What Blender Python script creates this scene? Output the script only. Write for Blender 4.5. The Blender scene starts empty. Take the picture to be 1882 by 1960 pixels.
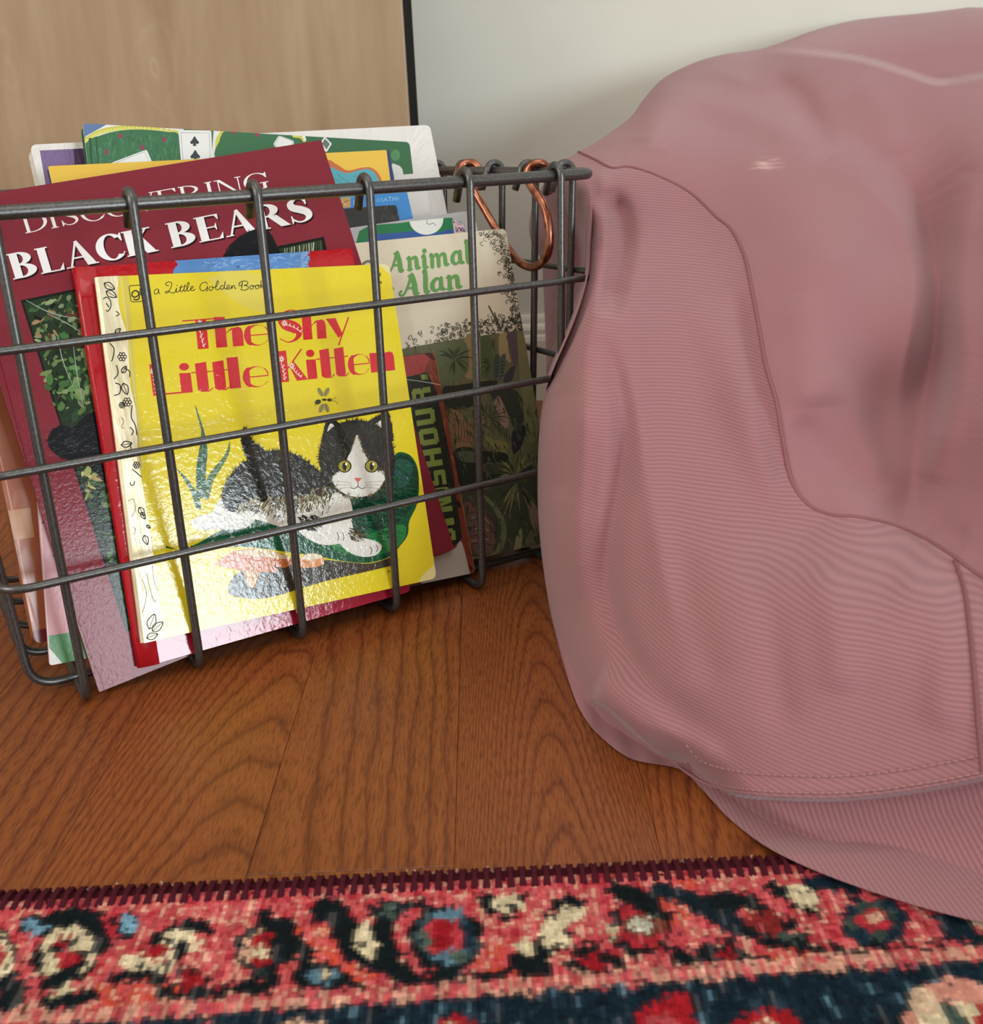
import bpy, bmesh, math, random
import numpy as np
from mathutils import Vector, Matrix, noise as mnoise
from mathutils.geometry import tessellate_polygon

sc = bpy.context.scene
COL = sc.collection
PI = math.pi
R = random.Random(7)

# ------------------------------------------------------------------ camera
FPX, PITCH, ROLL, CAMZ = 1980.1, 0.3503, -0.04245, 0.2725     # focal length in pixels of the 1882x1960 frame
FW = Vector((0, math.cos(PITCH), -math.sin(PITCH)))
_u0 = Vector((0, math.sin(PITCH), math.cos(PITCH)))
RT = Vector((1, 0, 0)) * math.cos(ROLL) + _u0 * math.sin(ROLL)
UP = -Vector((1, 0, 0)) * math.sin(ROLL) + _u0 * math.cos(ROLL)
CAM = Vector((0, 0, CAMZ))
cd = bpy.data.cameras.new('camera')
cd.sensor_fit = 'HORIZONTAL'; cd.sensor_width = 36.0
cd.lens = FPX * 36.0 / 1882.0
cd.clip_start = 0.01
cd.dof.use_dof = True; cd.dof.focus_distance = 0.585
cd.dof.aperture_fstop = cd.lens / 2.1
cam = bpy.data.objects.new('camera', cd); COL.objects.link(cam)
M = Matrix.Identity(4)
for i in range(3):
    M[i][0] = RT[i]; M[i][1] = UP[i]; M[i][2] = -FW[i]; M[i][3] = CAM[i]
cam.matrix_world = M
sc.camera = cam

# ------------------------------------------------------------------ light
sc.view_settings.view_transform = 'Standard'; sc.view_settings.look = 'None'
sc.view_settings.exposure = 0.11; sc.view_settings.gamma = 1.0
sc.view_settings.use_curve_mapping = False
sc.cycles.use_denoising = True
sc.cycles.max_bounces = 8
w = bpy.data.worlds.new('room_daylight'); sc.world = w; w.use_nodes = True
bg = w.node_tree.nodes['Background']
bg.inputs[1].default_value = 0.76
_nt = w.node_tree; _tc = _nt.nodes.new('ShaderNodeTexCoord'); _sp = _nt.nodes.new('ShaderNodeSeparateXYZ'); _cr = _nt.nodes.new('ShaderNodeValToRGB')
_nt.links.new(_tc.outputs['Generated'], _sp.inputs[0]); _nt.links.new(_sp.outputs[2], _cr.inputs[0]); _nt.links.new(_cr.outputs[0], bg.inputs[0])
_cr.color_ramp.elements[0].color = (0.80, 0.765, 0.715, 1); _cr.color_ramp.elements[1].color = (1.12, 1.07, 1.0, 1); _cr.color_ramp.elements[1].position = 0.9

def area_light(name, loc, target, sx, sy, power, col):
    d = bpy.data.lights.new(name, 'AREA'); d.shape = 'RECTANGLE'; d.size = sx; d.size_y = sy
    d.energy = power; d.color = col
    o = bpy.data.objects.new(name, d); COL.objects.link(o)
    o.location = loc
    o.rotation_euler = (Vector(target) - Vector(loc)).to_track_quat('-Z', 'Y').to_euler()
    return o
# the window behind and to the right of the camera
area_light('window_daylight', (2.45, -2.45, 0.60), (-0.15, 0.52, 0.08), 0.95, 1.0, 60, (0.82, 0.93, 1.0))
# the ceiling's soft light
area_light('ceiling_light', (0.3, -0.1, 2.3), (0.3, 0.9, 0.0), 1.4, 1.4, 8, (1.0, 0.95, 0.88))

# added soft fill from the left, no real source, to brighten the floor there
sl_ = area_light('side_fill_light', (-1.35, -0.35, 0.85), (-0.36, 0.46, 0.0), 0.8, 0.8, 1.7, (1.0, 0.95, 0.89))
sl_.data.spread = math.radians(62)

# ------------------------------------------------------------------ measuring helpers
def ray(q):
    return RT * ((q[0] - 941) / FPX) - UP * ((q[1] - 980) / FPX) + FW
def hit(q, p0, n):
    d = ray(q); return CAM + d * ((p0 - CAM).dot(n) / d.dot(n))
def on_floor(q, z=0.0):
    return hit(q, Vector((0, 0, z)), Vector((0, 0, 1)))
def at_depth(q, dep):
    return CAM + ray(q) * dep
def lerp(a, b, t): return a + (b - a) * t
def smooth(a, b, x):
    t = min(1, max(0, (x - a) / (b - a))); return t * t * (3 - 2 * t)

def s2l(c):
    return tuple(((v / 12.92) if v <= 0.04045 else ((v + 0.055) / 1.055) ** 2.4) for v in c)
def rgb(r, g, b): return s2l((r / 255.0, g / 255.0, b / 255.0))
def cat(pts, n=8, closed=False):
    """Catmull-Rom through the points"""
    P = [tuple(map(float, q)) for q in pts]
    out = []; N = len(P)
    segs = N if closed else N - 1
    for i in range(segs):
        if closed: a, b, c, d = P[(i - 1) % N], P[i], P[(i + 1) % N], P[(i + 2) % N]
        else: a, b, c, d = P[max(i - 1, 0)], P[i], P[i + 1], P[min(i + 2, N - 1)]
        for k in range(n):
            t = k / n; t2 = t * t; t3 = t2 * t
            out.append(tuple(0.5 * (2 * b[j] + (c[j] - a[j]) * t + (2 * a[j] - 5 * b[j] + 4 * c[j] - d[j]) * t2 + (3 * b[j] - a[j] - 3 * c[j] + d[j]) * t3) for j in range(len(b))))
    if not closed: out.append(P[-1])
    return out

# ------------------------------------------------------------------ objects
def tag(o, label=None, cat=None, group=None, kind=None):
    if label: o['label'] = label
    if cat: o['category'] = cat
    if group: o['group'] = group
    if kind: o['kind'] = kind
    return o
def empty(name, mat):
    o = bpy.data.objects.new(name, None); COL.objects.link(o); o.matrix_world = mat; o.empty_display_size = 0.03
    return o
def link(name, me, mats=(), parent=None, shade=False):
    o = bpy.data.objects.new(name, me); COL.objects.link(o)
    for m in (mats if isinstance(mats, (list, tuple)) else [mats]): me.materials.append(m)
    if parent: o.parent = parent
    if shade:
        me.polygons.foreach_set('use_smooth', [True] * len(me.polygons))
    return o
def mesh_from(name, verts, faces, mats=(), parent=None, shade=False):
    me = bpy.data.meshes.new(name); me.from_pydata([tuple(v) for v in verts], [], faces); me.update()
    return link(name, me, mats, parent, shade)
def box_vf(x0, y0, z0, x1, y1, z1):
    v = [(x0, y0, z0), (x1, y0, z0), (x1, y1, z0), (x0, y1, z0), (x0, y0, z1), (x1, y0, z1), (x1, y1, z1), (x0, y1, z1)]
    f = [(0, 3, 2, 1), (4, 5, 6, 7), (0, 1, 5, 4), (1, 2, 6, 5), (2, 3, 7, 6), (3, 0, 4, 7)]
    return v, f
def tube_vf(pts, r, n=10, closed=False, caps=True):
    """sweep a circle along a polyline; r a number or one per point"""
    P = [Vector(p) for p in pts]; N = len(P)
    rr = r if isinstance(r, (list, tuple)) else [r] * N
    V = []; F = []
    nrm = None
    for i in range(N):
        if closed: t = P[(i + 1) % N] - P[(i - 1) % N]
        else: t = P[min(i + 1, N - 1)] - P[max(i - 1, 0)]
        t.normalize()
        if nrm is None:
            nrm = t.orthogonal().normalized()
        else:
            nrm = nrm - t * nrm.dot(t)
            nrm.normalize()
        b = t.cross(nrm)
        for k in range(n):
            a = 2 * PI * k / n
            V.append(P[i] + (nrm * math.cos(a) + b * math.sin(a)) * rr[i])
    segs = N if closed else N - 1
    for i in range(segs):
        j = (i + 1) % N
        for k in range(n):
            k2 = (k + 1) % n
            F.append((i * n + k, i * n + k2, j * n + k2, j * n + k))
    if caps and not closed:
        F.append(tuple(range(n))[::-1]); F.append(tuple((N - 1) * n + k for k in range(n)))
    return V, F
def fillet(pts, r, n=6, closed=False):
    """round the corners of a 3-D polyline"""
    P = [Vector(p) for p in pts]; N = len(P); out = []
    for i in range(N):
        if not closed and i in (0, N - 1): out.append(P[i]); continue
        a, b, c = P[(i - 1) % N], P[i], P[(i + 1) % N]
        d1 = (a - b); d2 = (c - b); l1 = d1.length; l2 = d2.length; d1.normalize(); d2.normalize()
        q = min(r, l1 * 0.49, l2 * 0.49)
        s = b + d1 * q; e = b + d2 * q
        for k in range(n + 1):
            t = k / n
            out.append(s * (1 - t) ** 2 + b * 2 * t * (1 - t) + e * t * t)
    return out

# ------------------------------------------------------------------ materials
def mat(name, base=(0.5, 0.5, 0.5), rough=0.5, metal=0.0, spec=0.5, build=None):
    m = bpy.data.materials.new(name); m.use_nodes = True
    nt = m.node_tree; b = nt.nodes['Principled BSDF']
    b.inputs['Base Color'].default_value = (*base, 1); b.inputs['Roughness'].default_value = rough
    b.inputs['Metallic'].default_value = metal; b.inputs['Specular IOR Level'].default_value = spec
    if build: build(nt, b)
    return m
def N(nt, t, **kw):
    n = nt.nodes.new(t)
    for k, v in kw.items():
        if k.startswith('i_'):
            key = k[2:]; key = int(key) if key.isdigit() else key.replace('_', ' ')
            n.inputs[key].default_value = v
        else: setattr(n, k, v)
    return n
def L(nt, a, b): nt.links.new(a, b)
def ramp(nt, fac, stops):
    n = nt.nodes.new('ShaderNodeValToRGB'); e = n.color_ramp.elements
    while len(e) < len(stops): e.new(0.5)
    for x, (p, c) in zip(e, stops):
        x.position = p; x.color = (*c, 1) if len(c) == 3 else c
    L(nt, fac, n.inputs[0]); return n
def math_n(nt, op, a, b=None, c=None):
    n = nt.nodes.new('ShaderNodeMath'); n.operation = op
    for i, x in enumerate((a, b, c)):
        if x is None: continue
        if isinstance(x, (int, float)): n.inputs[i].default_value = x
        else: L(nt, x, n.inputs[i])
    return n.outputs[0]
def mixc(nt, fac, a, b, mode='MIX'):
    n = nt.nodes.new('ShaderNodeMix'); n.data_type = 'RGBA'; n.blend_type = mode
    for s, x in ((0, fac), (6, a), (7, b)):
        if isinstance(x, (int, float)): n.inputs[s].default_value = x
        elif isinstance(x, tuple): n.inputs[s].default_value = (*x, 1) if len(x) == 3 else x
        else: L(nt, x, n.inputs[s])
    return n.outputs[2]
def objco(nt, scale=(1, 1, 1), rot=(0, 0, 0), out='Object'):
    tc = N(nt, 'ShaderNodeTexCoord'); mp = N(nt, 'ShaderNodeMapping')
    mp.inputs['Scale'].default_value = scale; mp.inputs['Rotation'].default_value = rot
    L(nt, tc.outputs[out], mp.inputs[0]); return mp.outputs[0]
def bump(nt, bsdf, height, strength, dist=0.001):
    n = N(nt, 'ShaderNodeBump'); n.inputs['Strength'].default_value = strength; n.inputs['Distance'].default_value = dist
    L(nt, height, n.inputs['Height']); L(nt, n.outputs[0], bsdf.inputs['Normal']); return n
def printed(name, rough=0.25, bscale=300, bstr=0.1, spec=0.5, coat=0.0, stretch=(1, 1, 1), wear=0.0, metal=0.0):
    """printed paper: the colours come with the mesh, the varnish is uneven"""
    def f(nt, b):
        at = N(nt, 'ShaderNodeAttribute', attribute_name='paint')
        colr = at.outputs['Color']
        n = N(nt, 'ShaderNodeTexNoise', i_Scale=bscale, i_Detail=3.0, i_Roughness=0.6, i_Distortion=0.6)
        L(nt, objco(nt, stretch), n.inputs['Vector'])
        if wear:
            n2 = N(nt, 'ShaderNodeTexNoise', i_Scale=22.0, i_Detail=6.0, i_Roughness=0.65)
            L(nt, objco(nt), n2.inputs['Vector'])
            k = math_n(nt, 'MULTIPLY', math_n(nt, 'SUBTRACT', n2.outputs[0], 0.5), wear)
            hs = N(nt, 'ShaderNodeHueSaturation'); L(nt, colr, hs.inputs['Color'])
            L(nt, math_n(nt, 'ADD', 1.0, k), hs.inputs['Value']); colr = hs.outputs[0]
        L(nt, colr, b.inputs['Base Color'])
        bump(nt, b, n.outputs[0], bstr, 0.001)
        if coat:
            b.inputs['Coat Weight'].default_value = coat; b.inputs['Coat Roughness'].default_value = 0.08
    return mat(name, rough=rough, spec=spec, metal=metal, build=f)
# ------------------------------------------------------------------ the room
WALLY = 1.105
def wall_nodes(nt, b):
    n = N(nt, 'ShaderNodeTexNoise', i_Scale=9.0, i_Detail=4.0); L(nt, objco(nt), n.inputs['Vector'])
    r = ramp(nt, n.outputs[0], [(0.3, rgb(222, 219, 206)), (0.7, rgb(227, 224, 211))]); L(nt, r.outputs[0], b.inputs['Base Color'])
    n2 = N(nt, 'ShaderNodeTexNoise', i_Scale=420.0, i_Detail=2.0); L(nt, objco(nt), n2.inputs['Vector'])
    bump(nt, b, n2.outputs[0], 0.06, 0.001)
m_wall = mat('cream_wall_paint', rough=0.7, spec=0.3, build=wall_nodes)
m_trim = mat('white_trim_paint', rgb(222, 216, 200), 0.4, build=lambda nt, b: bump(nt, b, N(nt, 'ShaderNodeTexNoise', i_Scale=60.0).outputs[0], 0.05))
v, f = box_vf(-2.2, WALLY, 0, 2.6, WALLY + 0.1, 2.4)
tag(mesh_from('wall_back', v, f, m_wall), kind='structure')
# baseboard: a moulded profile swept along the wall
prof = [(0, 0), (-0.014, 0), (-0.014, 0.064), (-0.0125, 0.069), (-0.011, 0.0705), (-0.011, 0.0755), (-0.0095, 0.079), (-0.006, 0.0815), (-0.005, 0.086), (-0.0035, 0.0895), (0, 0.0905)]
V = []; F = []
for x in (-2.2, 2.6):
    for (dy, z) in prof: V.append((x, WALLY + dy, z))
n = len(prof)
for i in range(n - 1): F.append((i, i + 1, n + i + 1, n + i))
tag(mesh_from('baseboard_back', V, F, m_trim), kind='structure')

# oak strip floor: every strip a slab, grain field in the material through a per-strip attribute
PW = 0.0827; PX0 = -0.0207
def floor_nodes(nt, b):
    uv = N(nt, 'ShaderNodeUVMap', uv_map='grain'); sp = N(nt, 'ShaderNodeSeparateXYZ'); L(nt, uv.outputs[0], sp.inputs[0])
    at = N(nt, 'ShaderNodeAttribute', attribute_name='strip'); sa = N(nt, 'ShaderNodeSeparateColor'); L(nt, at.outputs['Color'], sa.inputs[0])
    X, Y = sp.outputs[0], sp.outputs[1]           # across (m, 0 mid strip), along (m)
    def noise(sx, sy, sc_, det=3.0, ro=0.55):
        c = N(nt, 'ShaderNodeCombineXYZ'); L(nt, math_n(nt, 'MULTIPLY', X, sx), c.inputs[0]); L(nt, math_n(nt, 'MULTIPLY', Y, sy), c.inputs[1]); L(nt, math_n(nt, 'MULTIPLY', sa.outputs[2], 37.0), c.inputs[2])
        n = N(nt, 'ShaderNodeTexNoise', i_Scale=sc_, i_Detail=det, i_Roughness=ro); L(nt, c.outputs[0], n.inputs['Vector']); return n.outputs[0]
    warp = math_n(nt, 'SUBTRACT', noise(1.6, 0.55, 26.0), 0.5)
    warp2 = math_n(nt, 'SUBTRACT', noise(1.0, 0.4, 95.0), 0.5)
    # growth-ring field: cathedral strips bend with x squared, straight ones run along the strip
    cathd = math_n(nt, 'MULTIPLY', sa.outputs[0], math_n(nt, 'MULTIPLY', math_n(nt, 'MULTIPLY', X, X), math_n(nt, 'MULTIPLY', at.outputs['Alpha'], 30000.0)))
    along = math_n(nt, 'MULTIPLY', math_n(nt, 'MULTIPLY', sa.outputs[0], 52.0), Y)
    strt = math_n(nt, 'MULTIPLY', math_n(nt, 'SUBTRACT', 1.0, sa.outputs[0]), math_n(nt, 'MULTIPLY', X, 190.0))
    g = math_n(nt, 'ADD', math_n(nt, 'ADD', cathd, along), strt)
    g = math_n(nt, 'ADD', g, math_n(nt, 'MULTIPLY', warp, 2.2))
    g = math_n(nt, 'ADD', g, math_n(nt, 'MULTIPLY', warp2, 0.7))
    fr = math_n(nt, 'FRACT', math_n(nt, 'MULTIPLY', g, 0.55))
    ring = ramp(nt, fr, [(0.0, (0.25, 0.25, 0.25)), (0.12, (0.70, 0.70, 0.70)), (0.5, (1, 1, 1)), (0.84, (0.86, 0.86, 0.86)), (1.0, (0.22, 0.22, 0.22))])
    pore = ramp(nt, noise(1.0, 0.085, 1500.0, 2.0, 0.5), [(0.36, (0.30, 0.16, 0.10)), (0.52, (1, 1, 1))])
    fine = noise(1.0, 0.05, 700.0, 2.0)
    big = noise(1.0, 0.5, 14.0, 2.0)
    c = ramp(nt, ring.outputs[0], [(0.0, rgb(90, 40, 17)), (0.6, rgb(121, 62, 27)), (1.0, rgb(138, 76, 34))]).outputs[0]
    c = mixc(nt, 0.55, c, pore.outputs[0], 'MULTIPLY')
    hs = N(nt, 'ShaderNodeHueSaturation'); L(nt, c, hs.inputs['Color'])
    val = math_n(nt, 'ADD', math_n(nt, 'MULTIPLY', sa.outputs[1], 0.4), math_n(nt, 'ADD', math_n(nt, 'MULTIPLY', fine, 0.35), math_n(nt, 'MULTIPLY', big, 0.30)))
    L(nt, math_n(nt, 'ADD', val, 0.42), hs.inputs['Value'])
    L(nt, hs.outputs[0], b.inputs['Base Color'])
    L(nt, math_n(nt, 'ADD', 0.3, math_n(nt, 'MULTIPLY', fine, 0.15)), b.inputs['Roughness'])
    bump(nt, b, pore.outputs[0], 0.12, 0.0006)
m_floor = mat('oak_floor', rough=0.35, build=floor_nodes)
m_gap = mat('floor_gap', rgb(60, 26, 12), 0.8, build=lambda nt, b: bump(nt, b, N(nt, 'ShaderNodeTexNoise', i_Scale=200.0).outputs[0], 0.2))
fr_ = random.Random(5)
me = bpy.data.meshes.new('floor'); bm = bmesh.new()
uvl = bm.loops.layers.uv.new('grain'); cl = bm.loops.layers.float_color.new('strip')
JOINT = {-1: [0.338], 0: [-0.31, 1.02], -2: [0.02, 0.86], -4: [0.595], -3: [0.93, -0.2], 1: [0.72, -0.15]}
CATH = {-2: 1.0, -1: 0.12, 0: 0.95, 1: 0.7, -3: 0.0, -4: 0.05}
for k in range(-27, 31):
    x0 = PX0 + k * PW; x1 = x0 + PW
    js = sorted(JOINT.get(k, [fr_.uniform(-0.7, -0.1), fr_.uniform(0.25, 0.95)]))
    ys = [-1.0] + js + [WALLY]
    for a, b in zip(ys, ys[1:]):
        g = 0.0001; s = 0.0004
        cth = CATH.get(k, fr_.choice([0, 0.1, 0.8, 1.0])) if not (k == -1 and a < 0) else 0.05
        tone = fr_.uniform(0.25, 0.75); seed = fr_.random(); off = fr_.uniform(0, 3)
        if k == -2: off = 0.03; tone = 0.55; seed = 0.31
        if k == -1: tone = 0.42 if b > 0.5 else 0.6
        if k == 0: tone = 0.5; seed = 0.77; off = 0.012
        pts = [(x0 + g, a + g), (x1 - g, a + g), (x1 - g, b - g), (x0 + g, b - g)]
        inn = [(x0 + s, a + s), (x1 - s, a + s), (x1 - s, b - s), (x0 + s, b - s)]
        lo = [bm.verts.new((x, y, -0.0012)) for x, y in pts]; mid = [bm.verts.new((x, y, -0.0002)) for x, y in pts]; hi = [bm.verts.new((x, y, 0)) for x, y in inn]
        fs = [bm.faces.new(hi)]
        for i in range(4):
            j = (i + 1) % 4
            fs.append(bm.faces.new((mid[i], mid[j], hi[j], hi[i]))); fs.append(bm.faces.new((lo[i], lo[j], mid[j], mid[i])))
        xm = (x0 + x1) / 2
        for fc in fs:
            for lp in fc.loops:
                lp[uvl].uv = (lp.vert.co.x - xm + (-0.029 if k == -2 else (-0.003 if k == 0 else 0)), lp.vert.co.y + off); lp[cl] = (cth, tone, seed, {-2: .14, 0: .6}.get(k, .3))
q = [bm.verts.new(c) for c in ((-2.3, -1.05, -0.0011), (2.65, -1.05, -0.0011), (2.65, WALLY + 0.02, -0.0011), (-2.3, WALLY + 0.02, -0.0011))]
fc = bm.faces.new(q); fc.material_index = 1
bm.to_mesh(me); bm.free()
tag(link('floor', me, [m_floor, m_gap]), kind='structure')

# plywood-fronted cabinet with black sides against the wall
def ply_nodes(nt, b):
    co = objco(nt, (1, 1, 1))
    st = objco(nt, (1.0, 1.0, 0.13))
    n1 = N(nt, 'ShaderNodeTexNoise', i_Scale=24.0, i_Detail=4.0, i_Roughness=0.55, i_Distortion=0.8); L(nt, st, n1.inputs['Vector'])
    n2 = N(nt, 'ShaderNodeTexNoise', i_Scale=90.0, i_Detail=3.0); L(nt, st, n2.inputs['Vector'])
    n3 = N(nt, 'ShaderNodeTexNoise', i_Scale=5.0, i_Detail=2.0); L(nt, co, n3.inputs['Vector'])
    # pale contour swirls of rotary-cut veneer
    sp = N(nt, 'ShaderNodeSeparateXYZ'); L(nt, co, sp.inputs[0])
    def swirl(cx, cz, sx, sz, freq, lim):
        dx = math_n(nt, 'MULTIPLY', math_n(nt, 'SUBTRACT', sp.outputs[0], cx), sx); dz = math_n(nt, 'MULTIPLY', math_n(nt, 'SUBTRACT', sp.outputs[2], cz), sz)
        d = math_n(nt, 'SQRT', math_n(nt, 'ADD', math_n(nt, 'MULTIPLY', dx, dx), math_n(nt, 'MULTIPLY', dz, dz)))
        d = math_n(nt, 'ADD', d, math_n(nt, 'MULTIPLY', n1.outputs[0], 1.3))
        ln = math_n(nt, 'POWER', math_n(nt, 'ABSOLUTE', math_n(nt, 'SINE', math_n(nt, 'MULTIPLY', d, freq))), 14.0)
        return math_n(nt, 'MULTIPLY', ln, math_n(nt, 'MAXIMUM', 0.0, math_n(nt, 'SUBTRACT', 1.0, math_n(nt, 'DIVIDE', d, lim))))
    sw = math_n(nt, 'ADD', swirl(0.285, 0.335, 42, 24, 5.5, 1.9), swirl(0.165, 0.345, 60, 26, 6.0, 1.6))
    v = math_n(nt, 'ADD', math_n(nt, 'MULTIPLY', n1.outputs[0], 0.55), math_n(nt, 'ADD', math_n(nt, 'MULTIPLY', n2.outputs[0], 0.25), math_n(nt, 'MULTIPLY', n3.outputs[0], 0.3)))
    v = math_n(nt, 'ADD', v, math_n(nt, 'MULTIPLY', sw, 0.17))
    r = ramp(nt, v, [(0.38, rgb(150, 122, 92)), (0.55, rgb(166, 139, 108)), (0.75, rgb(184, 158, 126))]); L(nt, r.outputs[0], b.inputs['Base Color'])
    bump(nt, b, n2.outputs[0], 0.08, 0.001)
m_ply = mat('birch_plywood', rough=0.42, build=ply_nodes)
m_blackside = mat('black_laminate', rgb(9, 9, 10), 0.8, spec=0.08, build=lambda nt, b: bump(nt, b, N(nt, 'ShaderNodeTexNoise', i_Scale=300.0).outputs[0], 0.1))
CY = 0.938; CX1 = -0.0555
cab = empty('cabinet', Matrix.Translation((-0.55, CY + 0.05, 0)))
tag(cab, 'plywood-fronted cabinet with black side standing against the cream wall', 'cabinet')
inv = cab.matrix_world.inverted()
def loc_vf(vf, inv): return [inv @ Vector(p) for p in vf[0]], vf[1]
v, f = loc_vf(box_vf(-1.15, CY + 0.012, 0.0, CX1, WALLY - 0.016, 0.85), inv); mesh_from('cabinet_body', v, f, m_blackside, cab)
v, f = box_vf(-1.15, CY, 0.004, CX1, CY + 0.0115, 0.85)
o = mesh_from('door', [inv @ Vector(p) for p in v], f, m_ply, cab)
bv = o.modifiers.new('bevel', 'BEVEL'); bv.width = 0.001; bv.segments = 2
o['label'] = 'plain plywood front panel'
# ------------------------------------------------------------------ wire basket
BY = 0.52493
BU = Vector((math.cos(BY), math.sin(BY), 0)); BV = Vector((-math.sin(BY), math.cos(BY), 0)); BZ = Vector((0, 0, 1))
BT = Vector((0.07955, 0.63741, CAMZ - 0.02424))
TF, TS = 0.0255, 0.04395
LEN, DEP = 0.371, 0.2434
C0, DU, D0, DV = 0.03549, 0.06, 0.03786, 0.04175
ROWS = [0.05888, 0.11629, 0.17425]
HB = BT.z - 0.0026
def BP(s, d, h): return BT - BU * s + BV * d - BZ * h
def metal_nodes(nt, b):
    n = N(nt, 'ShaderNodeTexNoise', i_Scale=700.0, i_Detail=2.0); L(nt, objco(nt), n.inputs['Vector'])
    bump(nt, b, n.outputs[0], 0.05, 0.0005)
    r = ramp(nt, n.outputs[0], [(0.3, rgb(82, 81, 80)), (0.7, rgb(102, 101, 99))]); L(nt, r.outputs[0], b.inputs['Base Color'])
m_wire = mat('gunmetal_wire', rough=0.34, metal=0.75, build=metal_nodes)
def copper_nodes(nt, b):
    n = N(nt, 'ShaderNodeTexNoise', i_Scale=160.0, i_Detail=4.0); L(nt, objco(nt), n.inputs['Vector'])
    r = ramp(nt, n.outputs[0], [(0.35, rgb(128, 78, 58)), (0.65, rgb(182, 122, 96))]); L(nt, r.outputs[0], b.inputs['Base Color'])
    bump(nt, b, n.outputs[0], 0.08, 0.0005)
m_copper = mat('copper_wire', rough=0.3, metal=1.0, build=copper_nodes)
bmid = BP(LEN / 2, DEP / 2, BT.z)
basket = empty('wire_basket', Matrix.Translation(bmid) @ Matrix.Rotation(BY, 4, 'Z'))
tag(basket, 'dark gunmetal wire basket of children\'s books standing on the oak floor', 'basket')
binv = basket.matrix_world.inverted()
def wire(name, pts, r, m=m_wire, closed=False, n=10):
    v, f = tube_vf(pts, r, n, closed)
    return mesh_from(name, [binv @ Vector(p) for p in v], f, m, basket, True)
RR = 0.0033                                       # rail radius
ri = 0.0078
rail = fillet([BP(ri, ri, 0), BP(LEN - ri, ri, 0), BP(LEN - ri, DEP - ri, 0), BP(ri, DEP - ri, 0)], 0.012, 8, True)
wire('top_rail', rail, RR, closed=True, n=14)
for h in ROWS:
    o_ = -0.0018
    s0, s1, d0, d1 = TS * h + o_, LEN - TS * h - o_, TF * h + o_, DEP - TF * h - o_
    wire('side_wire', fillet([BP(s0, d0, h), BP(s1, d0, h), BP(s1, d1, h), BP(s0, d1, h)], 0.017, 8, True), 0.0021, closed=True)
def hoop(fn, slope, span, hb, tail):
    """fn(x, h): x runs from one wall to the other"""
    i_ = 0.0022; rc = ri - i_ + 0.0003
    end = []
    for k in range(9):
        a = PI * k / 8
        end.append((ri + rc * math.cos(a), -rc * math.sin(a)))
    a = [(ri + rc + 0.0045, 0.0105), (ri + rc + 0.001, 0.002)] + end
    left = [fn(x + 0, h) for x, h in a]
    cor = [fn(i_ + slope * hb, hb), fn(span - i_ - slope * hb, hb)]
    right = [fn(span - x, h) for x, h in a][::-1]
    body = fillet([left[-1]] + cor + [right[0]], tail, 8)
    return left[:-1] + body + right[1:]
for k in range(6):
    s = C0 + DU * k
    wire('hoop_wire', hoop(lambda x, h: BP(s, x, h), TF, DEP, HB, 0.012), 0.0023)
for k in range(5):
    d = D0 + DV * k
    wire('hoop_wire', hoop(lambda x, h: BP(x, d, h), TS, LEN, HB - 0.0018, 0.015), 0.0023)
# copper bail handle hooked over the right-hand side of the rail, hanging inside the basket
def on_side(q, inset):
    w_ = -BU * TS - BZ; nrm = BV.cross(w_)
    return hit(q, BT - BU * inset, nrm)
hp = [(1049, 371, .001), (1049, 352, .0015), (1050, 334, .002), (1046, 320, .004), (1036, 313, .008), (1022, 314, .012), (1012, 324, .0145), (1010, 340, .0155), (1018, 358, .0155), (1032, 378, .0155), (1043, 400, .0155), (1050, 430, .0155),
      (1052, 460, .0155), (1048, 486, .0155), (1036, 504, .0125), (1020, 511, .0095), (1003, 507, .0095), (986, 494, .0095), (970, 473, .0095), (948, 436, .0095), (924, 394, .0125), (904, 362, .0155), (887, 345, .0155), (880, 332, .0145), (883, 319, .012), (893, 312, .008), (907, 313, .004), (917, 322, .002), (920, 336, .0015), (921, 364, .001)]
wire('handle', cat([tuple(on_side((x, y), i_)) for x, y, i_ in hp], 4), 0.0028, m_copper, n=12)['label'] = 'copper wire bail handle'
# ------------------------------------------------------------------ lettering drawn as outlines (cap height 1)
def arc(cx, cy, rx, ry, a0, a1, n=20):
    return [(cx + rx * math.cos(math.radians(lerp(a0, a1, i / n))), cy + ry * math.sin(math.radians(lerp(a0, a1, i / n)))) for i in range(n + 1)]
def rect(x0, y0, x1, y1): return [(x0, y0), (x1, y0), (x1, y1), (x0, y1)]
def ribbon(pts, ws, sm=6):
    q = [(x, y, ws[i] if isinstance(ws, (list, tuple)) else ws) for i, (x, y) in enumerate(pts)]
    if sm: q = cat(q, sm)
    Lf = []; Rt = []
    for i in range(len(q)):
        a = q[max(i - 1, 0)]; b = q[min(i + 1, len(q) - 1)]
        dx, dy = b[0] - a[0], b[1] - a[1]; l = math.hypot(dx, dy) or 1
        hw = q[i][2] / 2
        Lf.append((q[i][0] - dy / l * hw, q[i][1] + dx / l * hw)); Rt.append((q[i][0] + dy / l * hw, q[i][1] - dx / l * hw))
    return [[Lf[i], Lf[i + 1], Rt[i + 1], Rt[i]] for i in range(len(q) - 1)]
def bowl(x0, x1, y0, y1, T, t):
    ym = (y0 + y1) / 2
    o = arc(x0, ym, x1 - x0, (y1 - y0) / 2, 90, -90, 18); i = arc(x0, ym, x1 - x0 - T, (y1 - y0) / 2 - t, -90, 90, 18)
    return o + i
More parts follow.
